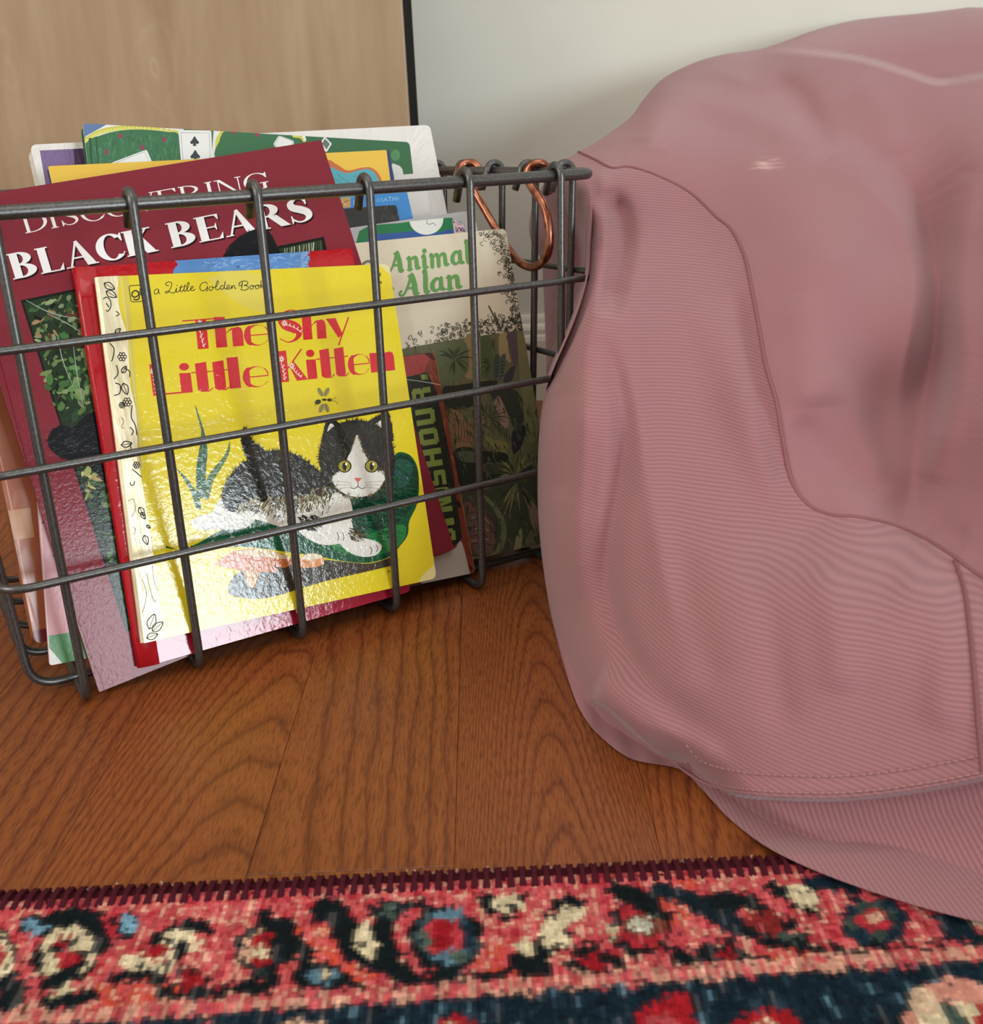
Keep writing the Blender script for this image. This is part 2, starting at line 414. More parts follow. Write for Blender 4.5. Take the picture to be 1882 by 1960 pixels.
def roman(ch, T=0.17, t=0.05):
    s = 0.07; sh = 0.045
    def stem(x): return [rect(x, 0, x + T, 1), rect(x - s, 0, x + T + s, sh), rect(x - s, 1 - sh, x + T + s, 1)]
    def diag(x0, y0, x1, y1, w): return [(x0 - w / 2, y0), (x0 + w / 2, y0), (x1 + w / 2, y1), (x1 - w / 2, y1)]
    def ser(x, y, w=0.2): return rect(x - w / 2, y, x + w / 2, y + sh)
    X = 0.09
    if ch == ' ': return 0.42, []
    if ch == 'I': return T + 0.22, stem(X)
    if ch == 'D': return 0.92 + T * .3, stem(X) + [rect(X + T, 1 - t, X + T + .1, 1), rect(X + T, 0, X + T + .1, t), bowl(X + T + .05, 0.86 + T * .3, 0, 1, T * 1.05, t)]
    if ch == 'B': return 0.80 + T * .3, stem(X) + [bowl(X + T, 0.66 + T * .3, 0.5, 1, T, t), bowl(X + T, 0.74 + T * .3, 0, 0.54, T * 1.1, t)]
    if ch == 'R': return 0.92 + T * .3, stem(X) + [bowl(X + T, 0.68 + T * .3, 0.46, 1, T, t), diag(0.45 + T * .3, 0.5, 0.84 + T * .2, 0, T * 1.15), rect(0.72 + T * .2, 0, 0.97 + T * .2, sh)]
    if ch == 'E': return 0.78 + T * .3, stem(X) + [rect(X, 1 - sh, 0.70 + T * .2, 1), rect(X, 0, 0.73 + T * .2, sh), rect(X + T, .49, .58 + T * .2, .49 + sh), [(.70 + T * .2, 1), (.70 + T * .2, .76), (.66 + T * .2, .82), (.58 + T * .2, .97)], [(.73 + T * .2, 0), (.75 + T * .2, .26), (.70 + T * .2, .18), (.6 + T * .2, .03)], [(.58 + T * .2, .38), (.60 + T * .2, .38), (.60 + T * .2, .65), (.58 + T * .2, .65), (.53 + T * .2, .51)]]
    if ch == 'L': return 0.76 + T * .2, stem(X) + [rect(X, 0, .70 + T * .2, sh), [(.70 + T * .2, 0), (.72 + T * .2, .28), (.67 + T * .2, .2), (.56 + T * .2, .03)]]
    if ch == 'A': return 0.98, [diag(.10 + t, 0, .48, 1, t * 1.1), [(.42, .98), (.52, 1.02), (.92 + T * .15, 0), (.92 - T, 0)], rect(.24, .32, .7, .32 + t), ser(.13, 0, .24), ser(.86, 0, .30)]
    if ch == 'V': return 0.95, [[(.06, 1), (.06 + T * 1.1, 1), (.56, 0), (.46, 0)], diag(.51, 0, .84, 1, t * 1.1), ser(.14, 1 - sh, .28), ser(.84, 1 - sh, .22)]
    if ch == 'K': return 0.95, stem(X) + [diag(X + T, .40, .78, 1, t * 1.2), [(.36, .58), (.36 + T, .66), (.92 + T * .1, 0), (.92 - T * 1.1, 0)], ser(.78, 1 - sh, .24), ser(.86, 0, .26)]
    if ch == 'N': return 1.0, [rect(.14, 0, .14 + t, 1), rect(.86, 0, .86 + t, 1), [(.10, 1), (.10 + T * 1.15, 1), (.91, 0), (.91 - T * .9, 0)], ser(.16, 0, .22), ser(.12, 1 - sh, .2), ser(.88, 1 - sh, .22)]
    if ch in 'OCG':
        W = 1.0 if ch == 'O' else .9
        a0, a1 = (0, 360) if ch == 'O' else (42, 318)
        o = arc(.52, .5, .47, .53, a0, a1, 40); i = arc(.52, .5, .47 - T, .53 - t, a0, a1, 40)
        P = [[o[k], o[k + 1], i[k + 1], i[k]] for k in range(40)]
        if ch != 'O':
            P += [[(.86, .68), (.89, .68), (.89, 1.0), (.86, 1.0), (.78, .86)]]
            if ch == 'C': P += [[(.84, .16), (.90, .22), (.88, .26), (.80, .14)]]
        if ch == 'G': P += [rect(.72, .04, .72 + T, .42), rect(.62, .42 - sh, .72 + T + .09, .42)]; W = 1.0
        return W, P
    if ch == 'S':
        P = ribbon([(.62, .80), (.50, .95), (.32, .96), (.17, .82), (.22, .64), (.42, .52), (.60, .38), (.64, .20), (.50, .05), (.30, .04), (.12, .20)], [t, t, t * 1.3, T * .8, T * 1.05, T * 1.15, T * 1.05, T * .8, t * 1.3, t, t])
        P += [[(.60, .70), (.64, .70), (.64, 1.0), (.60, 1.0), (.55, .9)], [(.10, .0), (.13, .0), (.18, .12), (.13, .32), (.10, .32)]]
        return .76, P
    return .5, []
def deco(ch):
    """fat-and-thin display letters"""
    T = .34; t = .035
    def leg(x, h): return [(x, 0), (x + T, .0), (x + T, h - .02), (x, h)]
    if ch == ' ': return .3, []
    if ch == 'T': return .98, [rect(.40, 0, .40 + T, .97), [(.0, .93), (.0, .97), (.98, .97), (.98, .93)], [(.40, .93), (.74, .93), (.74, .8), (.40, .8)]]
    if ch == 'h': return .88, [leg(0, 1.0)] + [[(.52, 0), (.86, 0), (.86, .45), (.82, .58), (.72, .63), (.58, .6), (.52, .5)], [(.34, .44), (.34, .47), (.50, .60), (.66, .62), (.60, .56), (.46, .52)]]
    if ch == 'n': return .88, [leg(0, .64)] + [[(.52, 0), (.86, 0), (.86, .45), (.82, .58), (.72, .63), (.58, .6), (.52, .5)], [(.34, .44), (.34, .47), (.50, .60), (.66, .62), (.60, .56), (.46, .52)]]
    if ch == 'e':
        o = arc(.40, .31, .40, .34, 20, 330, 30); i = arc(.46, .31, .31, .315, 20, 330, 30)
        P = [[o[k], o[k + 1], i[k + 1], i[k]] for k in range(30)] + [rect(.12, .30, .775, .335), [(.76, .33), (.78, .33), (.775, .44), (.70, .56), (.66, .56), (.73, .45)]]
        P += [arc(.24, .31, .235, .33, 95, 265, 16)]
        return .80, P
    if ch == 'S':
        P = ribbon([(.86, .74), (.70, .97), (.46, 1.0), (.22, .88), (.16, .72), (.30, .56), (.56, .46), (.74, .34), (.76, .18), (.60, .02), (.34, -.03), (.06, .10)], [.03, .03, .04, .12, .26, .36, .38, .34, .2, .08, .035, .03])
        return .92, P
    if ch == 'y': return .84, [[(.0, .64), (.36, .64), (.58, .1), (.42, -.02)], ribbon([(.84, .64), (.5, -.05), (.40, -.26)], .05, 0)[0], ribbon([(.84, .64), (.5, -.05), (.40, -.26)], .05, 0)[1]]
    if ch == 'L': return .86, [rect(0, 0, T * .85, 1), rect(0, 0, .86, .05)]
    if ch == 'i': return .42, [leg(0, .64), arc(.17, .83, .15, .12, 0, 360, 20)]
    if ch == 't': return .52, [[(.08, .06), (.08, .90), (.42, .93), (.42, .05), (.30, -.02), (.18, -.01)], rect(-.06, .60, .56, .635)] + ribbon([(.25, .03), (.40, -.005), (.54, .08)], [.07, .04, .03])
    if ch == 'l': return .42, [rect(0, 0, T, 1)]
    if ch == 'K': return .98, [rect(0, 0, T * .9, 1), ribbon([(.30, .42), (.86, 1)], .05, 0)[0], [(.36, .50), (.52, .66), (.98, 0), (.58, 0)]]
    return .5, []
def plump(ch):
    """round-ended heavy italic"""
    def rib(p, w): return ribbon(p, w) + [arc(p[0][0], p[0][1], w / 2, w / 2, 0, 360, 12) if isinstance(w, (int, float)) else arc(p[0][0], p[0][1], w[0] / 2, w[0] / 2, 0, 360, 12), arc(p[-1][0], p[-1][1], (w if isinstance(w, (int, float)) else w[-1]) / 2, (w if isinstance(w, (int, float)) else w[-1]) / 2, 0, 360, 12)]
    if ch == ' ': return .4, []
    if ch == 'A': return 1.28, rib([(.12, .24), (.02, .14), (.10, .04), (.26, .08), (.46, .36), (.74, .96)], [.12, .10, .10, .10, .12, .2]) + rib([(.76, .92), (.86, .5), (.92, .08), (1.08, .04)], [.22, .28, .28, .1]) + rib([(.44, .34), (.86, .34)], .1) + rib([(.80, .04), (1.1, .04)], .08) + rib([(.56, .92), (.80, .96)], .1)
    if ch == 'n': return .92, rib([(.06, .58), (.20, .60), (.20, .06)], [.1, .2, .24]) + rib([(.22, .42), (.42, .60), (.60, .56), (.64, .34), (.66, .10), (.84, .08)], [.1, .14, .22, .25, .24, .1]) + rib([(.06, .04), (.36, .04)], .08)
    if ch == 'i': return .50, rib([(.06, .58), (.20, .60), (.21, .10), (.40, .06)], [.1, .22, .25, .1]) + [arc(.24, .86, .14, .12, 0, 360, 16)]
    if ch == 'm': return 1.34, rib([(.06, .58), (.18, .60), (.18, .06)], [.1, .2, .23]) + rib([(.20, .42), (.40, .60), (.54, .56), (.58, .34), (.58, .06)], [.1, .14, .2, .23, .23]) + rib([(.60, .42), (.80, .60), (.96, .56), (1.0, .34), (1.02, .10), (1.2, .07)], [.1, .14, .2, .23, .23, .1])
    if ch == 'a': return .86, rib([(.56, .52), (.36, .62), (.14, .44), (.12, .20), (.28, .04), (.50, .14), (.58, .34)], [.1, .14, .22, .24, .14, .1, .1]) + rib([(.60, .60), (.60, .16), (.80, .06)], [.2, .24, .1])
    if ch == 'l': return .46, rib([(.08, 1.0), (.20, 1.02), (.21, .12), (.40, .06)], [.1, .22, .25, .1])
    return .5, []
def slab(ch):
    """blocky squared capitals"""
    T = .3
    def R_(a, b, c, d): return rect(a, b, c, d)
    g = {'D': [R_(0, 0, T, 1), R_(T, .78, .7, 1), R_(T, 0, .7, .22), R_(.6, .12, .9, .88)], 'I': [R_(0, 0, T, 1)], 'N': [R_(0, 0, T, 1), R_(.6, 0, .9, 1), [(.2, 1), (.42, 1), (.7, 0), (.5, 0)]],
         'O': [R_(0, .1, T, .9), R_(.6, .1, .9, .9), R_(.1, .78, .8, 1), R_(.1, 0, .8, .22)], 'S': [R_(.05, .78, .9, 1), R_(0, .45, T, .92), R_(.05, .4, .85, .6), R_(.6, .08, .9, .55), R_(0, 0, .85, .22)],
         'H': [R_(0, 0, T, 1), R_(.6, 0, .9, 1), R_(.2, .4, .7, .62)], 'U': [R_(0, .1, T, 1), R_(.6, .1, .9, 1), R_(.1, 0, .8, .24)], 'R': [R_(0, 0, T, 1), R_(.2, .8, .8, 1), R_(.6, .5, .9, .92), R_(.2, .38, .8, .58), R_(.6, 0, .9, .42)],
         'A': [R_(0, 0, T, .9), R_(.6, 0, .9, .9), R_(.1, .8, .8, 1), R_(.2, .34, .7, .54)], '!': [R_(.02, .3, .34, 1), R_(.02, 0, .32, .2)]}
    return {'I': .4, '!': .44}.get(ch, 1.0), g.get(ch, [])
# ------------------------------------------------------------------ books
PBP = BP(0, TF * 0.23774, 0.23774)               # foot of the basket's front wires
def c1(x, y): return (x / 3.92, 200 + y / 3.92)
def c2(x, y): return (400 + x / 3.92, 200 + y / 3.92)
def c3(x, y): return (750 + x / 4.182, 250 + y / 4.182)
def c4(x, y): return (x / 2.8, 650 + y / 2.8)
def c5(x, y): return (200 + x / 2.8515, 500 + y / 2.8515)
def c6(x, y): return (240 + x / 3.0355, 750 + y / 3.0355)
def c7(x, y): return (700 + x / 3.5625, 600 + y / 3.5625)
def d1(x, y): return (760 + x / 4.0, 640 + y / 4.0)
def d6(x, y): return (640 + x / 6.273, 270 + y / 6.273)
def d8(x, y): return (840 + x / 4.081, 620 + y / 4.081)
def sp(x, y): return (180 + x / 2.611, 500 + y / 2.613)
def mp(fn, pts): return [fn(*q) for q in pts]

def in_poly(p, poly):
    x, y = p; c = False; j = len(poly) - 1
    for i in range(len(poly)):
        a, b = poly[i], poly[j]
        if (a[1] > y) != (b[1] > y) and x < (b[0] - a[0]) * (y - a[1]) / (b[1] - a[1]) + a[0]: c = not c
        j = i
    return c
def clip_convex(poly, clip):
    out = list(poly); n = len(clip)
    area = sum(clip[i][0] * clip[(i + 1) % n][1] - clip[(i + 1) % n][0] * clip[i][1] for i in range(n))
    sg = 1 if area > 0 else -1
    for i in range(n):
        a, b = clip[i], clip[(i + 1) % n]
        if abs(a[0] - b[0]) + abs(a[1] - b[1]) < 1e-9: continue
        def side(p): return sg * ((b[0] - a[0]) * (p[1] - a[1]) - (b[1] - a[1]) * (p[0] - a[0]))
        inp = out; out = []
        if not inp: return []
        s = inp[-1]; ss = side(s)
        for e in inp:
            se = side(e)
            if se >= 0:
                if ss < 0:
                    t = ss / (ss - se); out.append((s[0] + (e[0] - s[0]) * t, s[1] + (e[1] - s[1]) * t))
                out.append(e)
            elif ss >= 0:
                t = ss / (ss - se); out.append((s[0] + (e[0] - s[0]) * t, s[1] + (e[1] - s[1]) * t))
            s, ss = e, se
    return out
def jit(c, r, amt):
    k = 1 + r.uniform(-amt, amt)
    return tuple(max(0, min(1, v * k)) for v in c)
m_paper = mat('page_edges', rgb(222, 210, 184), 0.85, spec=0.2, build=lambda nt, b: bump(nt, b, N(nt, 'ShaderNodeTexNoise', i_Scale=500.0).outputs[0], 0.3))

class Book:
    def __init__(self, name, label, quad, D, th, base, m, yaw=31, lean=17, rad=0.003, ct=0.0012, page_c=None, edge=None, group=None, category='book', pivot=None, inset=0.0025):
        self.name, self.th, self.m, self.ct, self.inset = name, th, m, ct, inset
        ya, le = math.radians(yaw), math.radians(lean)
        self.u = Vector((math.cos(ya), math.sin(ya), 0)); vv = Vector((-math.sin(ya), math.cos(ya), 0))
        self.e = BZ * math.cos(le) + vv * math.sin(le)
        self.n = self.u.cross(self.e)
        if self.n.y > 0: self.n = -self.n
        n0y, n0l = math.radians(31), math.radians(17)
        n0 = Vector((math.sin(n0y) * math.cos(n0l), -math.cos(n0y) * math.cos(n0l), math.sin(n0l)))
        piv = hit(pivot if pivot else (560, 1150), PBP + n0 * D, n0)      # the cover passes through this point of the stack
        self.p0 = piv
        o = hit(quad[3], piv, self.n)
        Mx = Matrix.Identity(4)
        for i in range(3): Mx[i][0] = self.u[i]; Mx[i][1] = self.e[i]; Mx[i][2] = self.n[i]; Mx[i][3] = o[i]
        self.root = empty(name, Mx); self.inv = Mx.inverted()
        tag(self.root, label, category, group or "children's books in the wire basket")
        q = [self.loc(p) for p in quad]                                   # TL TR BR BL
        self.q = q
        self.base, self.edge = base, edge or rgb(225, 218, 200)
        # rounded outline, counter-clockwise seen from the front
        ring = [q[3], q[2], q[1], q[0]]
        self.outline = [(v.x, v.y) for v in fillet([(a, b, 0) for a, b in ring], rad, 4, True)]
        self.pol = []; self.h = 3e-6
    def loc(self, p):
        v = self.inv @ hit(p, self.p0, self.n); return (v.x, v.y)
    # --- drawing on the cover; points are photo pixels measured on the cover plane
    def poly(self, pts, col, h=None, local=False, clip=True):
        if h is None: self.h += 6e-7; h = self.h
        P = list(pts) if local else [self.loc(p) for p in pts]
        if clip: P = clip_convex(P, self.outline)
        if len(P) >= 3: self.pol.append((P, col, h))
    def curve(self, pts, col, n=6, **k): self.poly(cat(pts, n, True), col, **k)
    def stroke(self, pts, w_, col, sm=6, clip=True):
        self.h += 6e-7
        for i_, r_ in enumerate(ribbon(pts, w_, sm)): self.poly(r_, col, self.h + (i_ % 5) * 1e-7, clip=clip)
    def ell(self, cx, cy, rx, ry, col, rot=0, n=24, h=None):
        c, s = math.cos(math.radians(rot)), math.sin(math.radians(rot))
        self.poly([(cx + rx * math.cos(a) * c - ry * math.sin(a) * s, cy + rx * math.cos(a) * s + ry * math.sin(a) * c) for a in [2 * PI * i / n for i in range(n)]], col, h=h)
    def fur(self, poly, n, dirf, ln, wd, cols, seed=1, jt=0.2, onedge=False):
        r = random.Random(seed); self.h += 1e-6; h0 = self.h
        xs = [p[0] for p in poly]; ys = [p[1] for p in poly]; k = 0; tries = 0
        per = None
        if onedge:
            per = [(poly[i], poly[(i + 1) % len(poly)]) for i in range(len(poly))]
            lens = [math.hypot(b[0] - a[0], b[1] - a[1]) for a, b in per]
        while k < n and tries < n * 20:
            tries += 1
            if onedge:
                a, b = r.choices(per, lens)[0]; t = r.random(); p = (lerp(a[0], b[0], t), lerp(a[1], b[1], t))
            else:
                p = (r.uniform(min(xs), max(xs)), r.uniform(min(ys), max(ys)))
                if not in_poly(p, poly): continue
            a = math.radians(dirf(p) + r.gauss(0, 14)) if callable(dirf) else math.radians(dirf + r.gauss(0, 18))
            l = ln * r.uniform(.6, 1.3); ww = wd * r.uniform(.6, 1.3) / 2
            dx, dy = math.cos(a), math.sin(a)
            bx, by = p[0] - dx * l * .3, p[1] - dy * l * .3
            pts = [(bx - dy * ww, by + dx * ww), (bx + dy * ww, by - dx * ww), (bx + dx * l, by + dy * l)]
            self.poly(pts, jit(r.choice(cols), r, jt), h0 + r.randrange(24) * 5e-7)
            k += 1
        self.h = h0 + 26 * 5e-7
    def leaves(self, poly, n, size, cols, seed=1, jt=.25, asp=.5):
        r = random.Random(seed); self.h += 1e-6; h0 = self.h
        xs = [p[0] for p in poly]; ys = [p[1] for p in poly]; k = 0; tr = 0
        while k < n and tr < n * 30:
            tr += 1
            p = (r.uniform(min(xs), max(xs)), r.uniform(min(ys), max(ys)))
            if not in_poly(p, poly): continue
            k += 1
            s = size * r.uniform(.4, 1.5); a = r.uniform(0, PI); b = s * asp * r.uniform(.5, 1.4); ca, sa = math.cos(a), math.sin(a)
            P = []
            for i in range(7):
                t = 2 * PI * i / 7; rr = r.uniform(.7, 1.15)
                x, y = s * math.cos(t) * rr, b * math.sin(t) * rr
                P.append((p[0] + x * ca - y * sa, p[1] + x * sa + y * ca))
            if not all(in_poly(q, poly) for q in P): continue
            self.poly(P, jit(r.choice(cols), r, jt), h0 + k * 2e-7)
        self.h = h0 + k * 2e-7 + 1e-6
    def text(self, fn, s, a, b, ua, ub, col, squeeze=1.0, **kw):
        self.h += 1e-6
        gl = [fn(c, **kw) for c in s]; W = sum(g[0] for g in gl) or 1; x0 = 0
        for wd, P in gl:
            for pg in P:
                Q = []
                for (x, y) in pg:
                    t = (x0 + x) / W
                    Q.append((lerp(a[0], b[0], t) + y * lerp(ua[0], ub[0], t), lerp(a[1], b[1], t) + y * lerp(ua[1], ub[1], t)))
                self.h += 2e-7; self.poly(Q, col, self.h)
            x0 += wd
    # --- meshes
    def finish(self, spine=None, back=True, pages=True):
        self.pol.sort(key=lambda t: t[2])
        V = []; F = []; C = []
        out = self.outline; n = len(out)
        for (x, y) in out: V.append((x, y, 0))
        for (x, y) in out: V.append((x, y, -self.ct))
        F.append(list(range(n))); C.append(self.base)
        F.append(list(range(n, 2 * n))[::-1]); C.append(self.edge)
        for i in range(n):
            j = (i + 1) % n; F.append([i, n + i, n + j, j]); C.append(self.edge)
        for P, col, h in self.pol:
            b = len(V)
            V += [(x, y, h) for x, y in P]
            if len(P) <= 4:
                tris = [list(range(len(P)))]
            else:
                tris = [list(t) for t in tessellate_polygon([[Vector((x, y, 0)) for x, y in P]])]
            for t in tris:
                ar = sum(P[t[i]][0] * P[t[(i + 1) % len(t)]][1] - P[t[(i + 1) % len(t)]][0] * P[t[i]][1] for i in range(len(t)))
                if ar < 0: t = t[::-1]
                F.append([b + i for i in t]); C.append(col)
        me = bpy.data.meshes.new('front_cover'); me.from_pydata(V, [], F); 
        ca = me.color_attributes.new('paint', 'FLOAT_COLOR', 'CORNER')
        arr = np.ones((len(me.loops), 4), np.float32)
        ls = np.zeros(len(me.polygons), np.int32); lt = np.zeros(len(me.polygons), np.int32)
        me.polygons.foreach_get('loop_start', ls); me.polygons.foreach_get('loop_total', lt)
        cc = np.array([c[:3] for c in C], np.float32)
        arr[:, :3] = np.repeat(cc, lt, axis=0)
        ca.data.foreach_set('color', arr.ravel()); me.update()
        self.cover = link('front_cover', me, self.m, self.root)
        cx = sum(p[0] for p in out) / n; cy = sum(p[1] for p in out) / n
        if pages:
            wdt = max(p[0] for p in out) - min(p[0] for p in out); hgt = max(p[1] for p in out) - min(p[1] for p in out)
            ii = [(cx + (x - cx) * (1 - 2 * self.inset / wdt), cy + (y - cy) * (1 - 2 * self.inset / hgt)) for x, y in out]
            z0, z1 = -self.ct - 1e-5, -(self.th - self.ct) + 1e-5
            V = [(x, y, z0) for x, y in ii] + [(x, y, z1) for x, y in ii]
            F = [list(range(n)), list(range(n, 2 * n))[::-1]] + [[i, n + i, n + (i + 1) % n, (i + 1) % n] for i in range(n)]
            mesh_from('pages', V, F, m_paper, self.root)
        if back:
            V = [(x, y, -self.th + self.ct) for x, y in out] + [(x, y, -self.th) for x, y in out]
            F = [list(range(n)), list(range(n, 2 * n))[::-1]] + [[i, n + i, n + (i + 1) % n, (i + 1) % n] for i in range(n)]
            self.part('back_cover', V, F, self.backc if hasattr(self, 'backc') else self.base)
        if spine is not None:
            # a rounded spine strip bound round the left-hand edge
            wd, bulge, col, mm = spine
            a0, a1 = self.q[3], self.q[0]
            V = []; F = []; m = 14
            rows = 12
            ln = math.hypot(a1[0] - a0[0], a1[1] - a0[1]); ax = ((a1[0] - a0[0]) / ln, (a1[1] - a0[1]) / ln); px = (ax[1], -ax[0])
            for r_ in range(rows + 1):
                t = r_ / rows
                bx, by = lerp(a0[0], a1[0], t), lerp(a0[1], a1[1], t)
                for k in range(m + 1):
                    a = PI * k / m                                     # front -> left -> back
                    zz = -self.th / 2 + (self.th / 2 + (bulge if k < m / 2 else 0)) * math.cos(a); off = -0.0018 * math.sin(a) - bulge * math.sin(a)
                    V.append((bx + px[0] * off, by + px[1] * off, zz))
                # front strip edge
                V.append((bx + px[0] * wd, by + px[1] * wd, bulge * 0.25 + 2e-5)); V.append((bx + px[0] * wd * .5, by + px[1] * wd * .5, bulge * 1.15 + 2e-5))
            S = m + 3
            for r_ in range(rows):
                b0, b1 = r_ * S, (r_ + 1) * S
                for k in range(m): F.append((b0 + k, b1 + k, b1 + k + 1, b0 + k + 1))
                F.append((b0 + m + 1, b1 + m + 1, b1 + m + 2, b0 + m + 2)); F.append((b0 + m + 2, b1 + m + 2, b1, b0))
            for b0 in (0, rows * S): F.append(tuple(b0 + k for k in ([m + 1, m + 2] + list(range(m + 1)))))
            self.spine = self.part('spine', V, F, col, mm, True)
        return self
    def part(self, name, V, F, col, mm=None, shade=False):
        me = bpy.data.meshes.new(name); me.from_pydata(V, [], F)
        ca = me.color_attributes.new('paint', 'FLOAT_COLOR', 'CORNER')
        ca.data.foreach_set('color', np.tile(np.array([*col, 1], np.float32), len(me.loops))); me.update()
        bm = bmesh.new(); bm.from_mesh(me); bmesh.ops.recalc_face_normals(bm, faces=bm.faces); bm.to_mesh(me); bm.free()
        return link(name, me, mm or self.m, self.root, shade)
def shrink(poly, d):
    """the outline moved inwards by d"""
    n = len(poly); ar = sum(poly[i][0] * poly[(i + 1) % n][1] - poly[(i + 1) % n][0] * poly[i][1] for i in range(n)); sg = 1 if ar > 0 else -1; out = []
    for i in range(n):
        a, b = poly[i - 1], poly[(i + 1) % n]; dx, dy = b[0] - a[0], b[1] - a[1]; l = math.hypot(dx, dy) or 1
        out.append((poly[i][0] - sg * dy / l * d, poly[i][1] + sg * dx / l * d))
    return out
WHITE = rgb(235, 232, 222); INK = rgb(28, 30, 26)

# ---- yellow picture book in front ---------------------------------------
m_yel = printed('yellow_varnished_board', 0.09, 330, 0.15, 0.5, stretch=(1, 1, .6), wear=0.12)
Y = Book('picture_book', 'yellow picture book titled The Shy Little Kitten with pale foil spine, foremost in the basket', [(190, 530), (745, 505), (836, 1107), (276, 1230)], -0.0043, 0.0045, rgb(228, 208, 44), m_yel, rad=0.004)
YE = rgb(228, 208, 44)
# worn corner tips and creases
Y.poly([(722, 505), (745, 505), (750, 528)], rgb(226, 214, 150)); Y.poly([(836, 1107), (832, 1080), (812, 1098), (800, 1114)], rgb(234, 222, 150)); Y.poly([(829, 1068), (840, 1110), (836, 1110)], rgb(226, 218, 180))
Y.poly(mp(c5, [(100, 82), (130, 78), (205, 1141), (190, 1141)]), rgb(214, 196, 84)); Y.stroke(mp(c5, [(85, 85), (105, 200), (140, 500), (175, 800), (210, 1140)]), 2.2, rgb(222, 210, 140))
Y.poly(mp(c5, [(560, 95), (640, 60), (760, 50), (850, 75), (890, 150), (900, 290), (760, 250), (650, 170)]), rgb(222, 206, 84))
# gb mark, script line, price
def rrect(x0, y0, x1, y1, r): return fillet([(x0, y0, 0), (x1, y0, 0), (x1, y1, 0), (x0, y1, 0)], r, 4, True)
GR = mp(c5, [(133, 134), (228, 128), (243, 216), (146, 223)])
rr_ = [(v.x, v.y) for v in fillet([(a, b, 0) for a, b in GR], 4, 4, True)]
Y.stroke(rr_ + [rr_[0]], 1.6, INK, sm=0)
Y.stroke(mp(c5, [(186, 170), (170, 160), (152, 172), (152, 190), (168, 196), (186, 184), (187, 164), (190, 192), (186, 206), (170, 211), (158, 205)]), 2.6, INK)
Y.stroke(mp(c5, [(195, 146), (200, 186)]), 2.6, INK); Y.stroke(mp(c5, [(197, 172), (208, 158), (222, 162), (226, 176), (216, 188), (201, 184)]), 2.6, INK)
def script(pts, w_=1.5): Y.stroke(mp(c5, pts), w_, INK, sm=5)
script([(296, 156), (284, 152), (273, 162), (274, 178), (286, 178), (295, 164), (297, 154), (297, 172), (305, 178)])                                      # a
script([(352, 134), (338, 132), (334, 122), (350, 113), (366, 118), (366, 134), (356, 155), (346, 170), (336, 174), (332, 168), (344, 164), (362, 170), (378, 174), (388, 164)])  # L
script([(388, 164), (394, 146), (392, 166), (400, 168), (412, 156), (420, 130), (414, 160), (420, 166), (432, 156), (440, 126), (434, 158), (440, 164), (452, 152), (462, 122), (456, 116), (450, 140), (450, 158), (460, 162), (474, 150), (484, 144), (482, 136), (472, 142), (472, 158), (484, 160), (496, 152)])
script([(406, 144), (448, 136)], 1.2); Y.ell(*c5(396, 132), 1, 1, INK)
script([(562, 126), (552, 114), (532, 120), (521, 140), (526, 158), (544, 160), (560, 146), (562, 134), (562, 156), (556, 166)])                            # G
script([(584, 138), (574, 142), (572, 156), (582, 160), (592, 150), (588, 138), (598, 144), (612, 136), (622, 114), (616, 108), (608, 134), (608, 152), (618, 156), (630, 148)])
script([(650, 134), (638, 134), (632, 146), (640, 154), (652, 144), (660, 108), (654, 140), (660, 152), (672, 146), (682, 140), (680, 130), (670, 134), (670, 150), (682, 152), (692, 144), (694, 132), (695, 150), (700, 138), (708, 132), (712, 148), (720, 146)])
script([(742, 116), (734, 124), (736, 134), (748, 132), (754, 112), (748, 150)]); script([(736, 118), (756, 108), (780, 112), (780, 126), (762, 132), (782, 136), (784, 150), (764, 158), (742, 154)])
script([(806, 132), (796, 136), (796, 150), (806, 152), (814, 142), (806, 132), (820, 136), (832, 130)]); script([(836, 130), (826, 134), (826, 148), (836, 150), (844, 140), (836, 130), (850, 134)])
script([(856, 104), (852, 148)]); script([(868, 124), (856, 136), (870, 148)])
script([(1466, 62), (1456, 78), (1470, 77)], 1.3); script([(1467, 66), (1468, 86)], 1.3); script([(1510, 68), (1503, 66), (1502, 78), (1510, 79)], 1.2); script([(1507, 62), (1506, 84)], 1.0); script([(1510, 108), (1503, 118), (1513, 118)], 1.2); script([(1511, 110), (1512, 124)], 1.2)
RED = rgb(206, 44, 52)
def V2(x, y): return (x / 2.8515, y / 2.8515)
Y.text(deco, 'The', c5(440, 486), c5(905, 450), V2(-16, -168), V2(-14, -168), RED)
Y.text(deco, 'Shy', c5(950, 440), c5(1340, 411), V2(-12, -166), V2(-12, -166), RED)
Y.text(deco, 'Little', c5(266, 735), c5(905, 676), V2(-22, -172), V2(-18, -168), RED)
Y.text(deco, 'Kitten', c5(962, 662), c5(1590, 594), V2(-18, -170), V2(-16, -166), RED)
FL = rgb(244, 226, 196)
def sprig(pts, flowers):
    Y.stroke(mp(c5, pts), .9, FL)
    for i, (x, y) in enumerate(mp(c5, cat(pts, 4))):
        sgn = 1 if i % 2 else -1
        Y.stroke([(x, y), (x + sgn * 3.2, y - 4.5)], 1.3, FL, sm=0)
    for fx, fy in flowers:
        x, y = c5(fx, fy)
        for k in range(8):
            a = k * PI / 4; Y.stroke([(x + math.cos(a) * 1.4, y + math.sin(a) * 1.4), (x + math.cos(a) * 5.6, y + math.sin(a) * 6.4)], 1.8, FL, sm=0)
sprig([(545, 470), (530, 420), (522, 370)], [(520, 338)]); sprig([(1075, 390), (1040, 365), (1000, 350)], [(982, 338)])
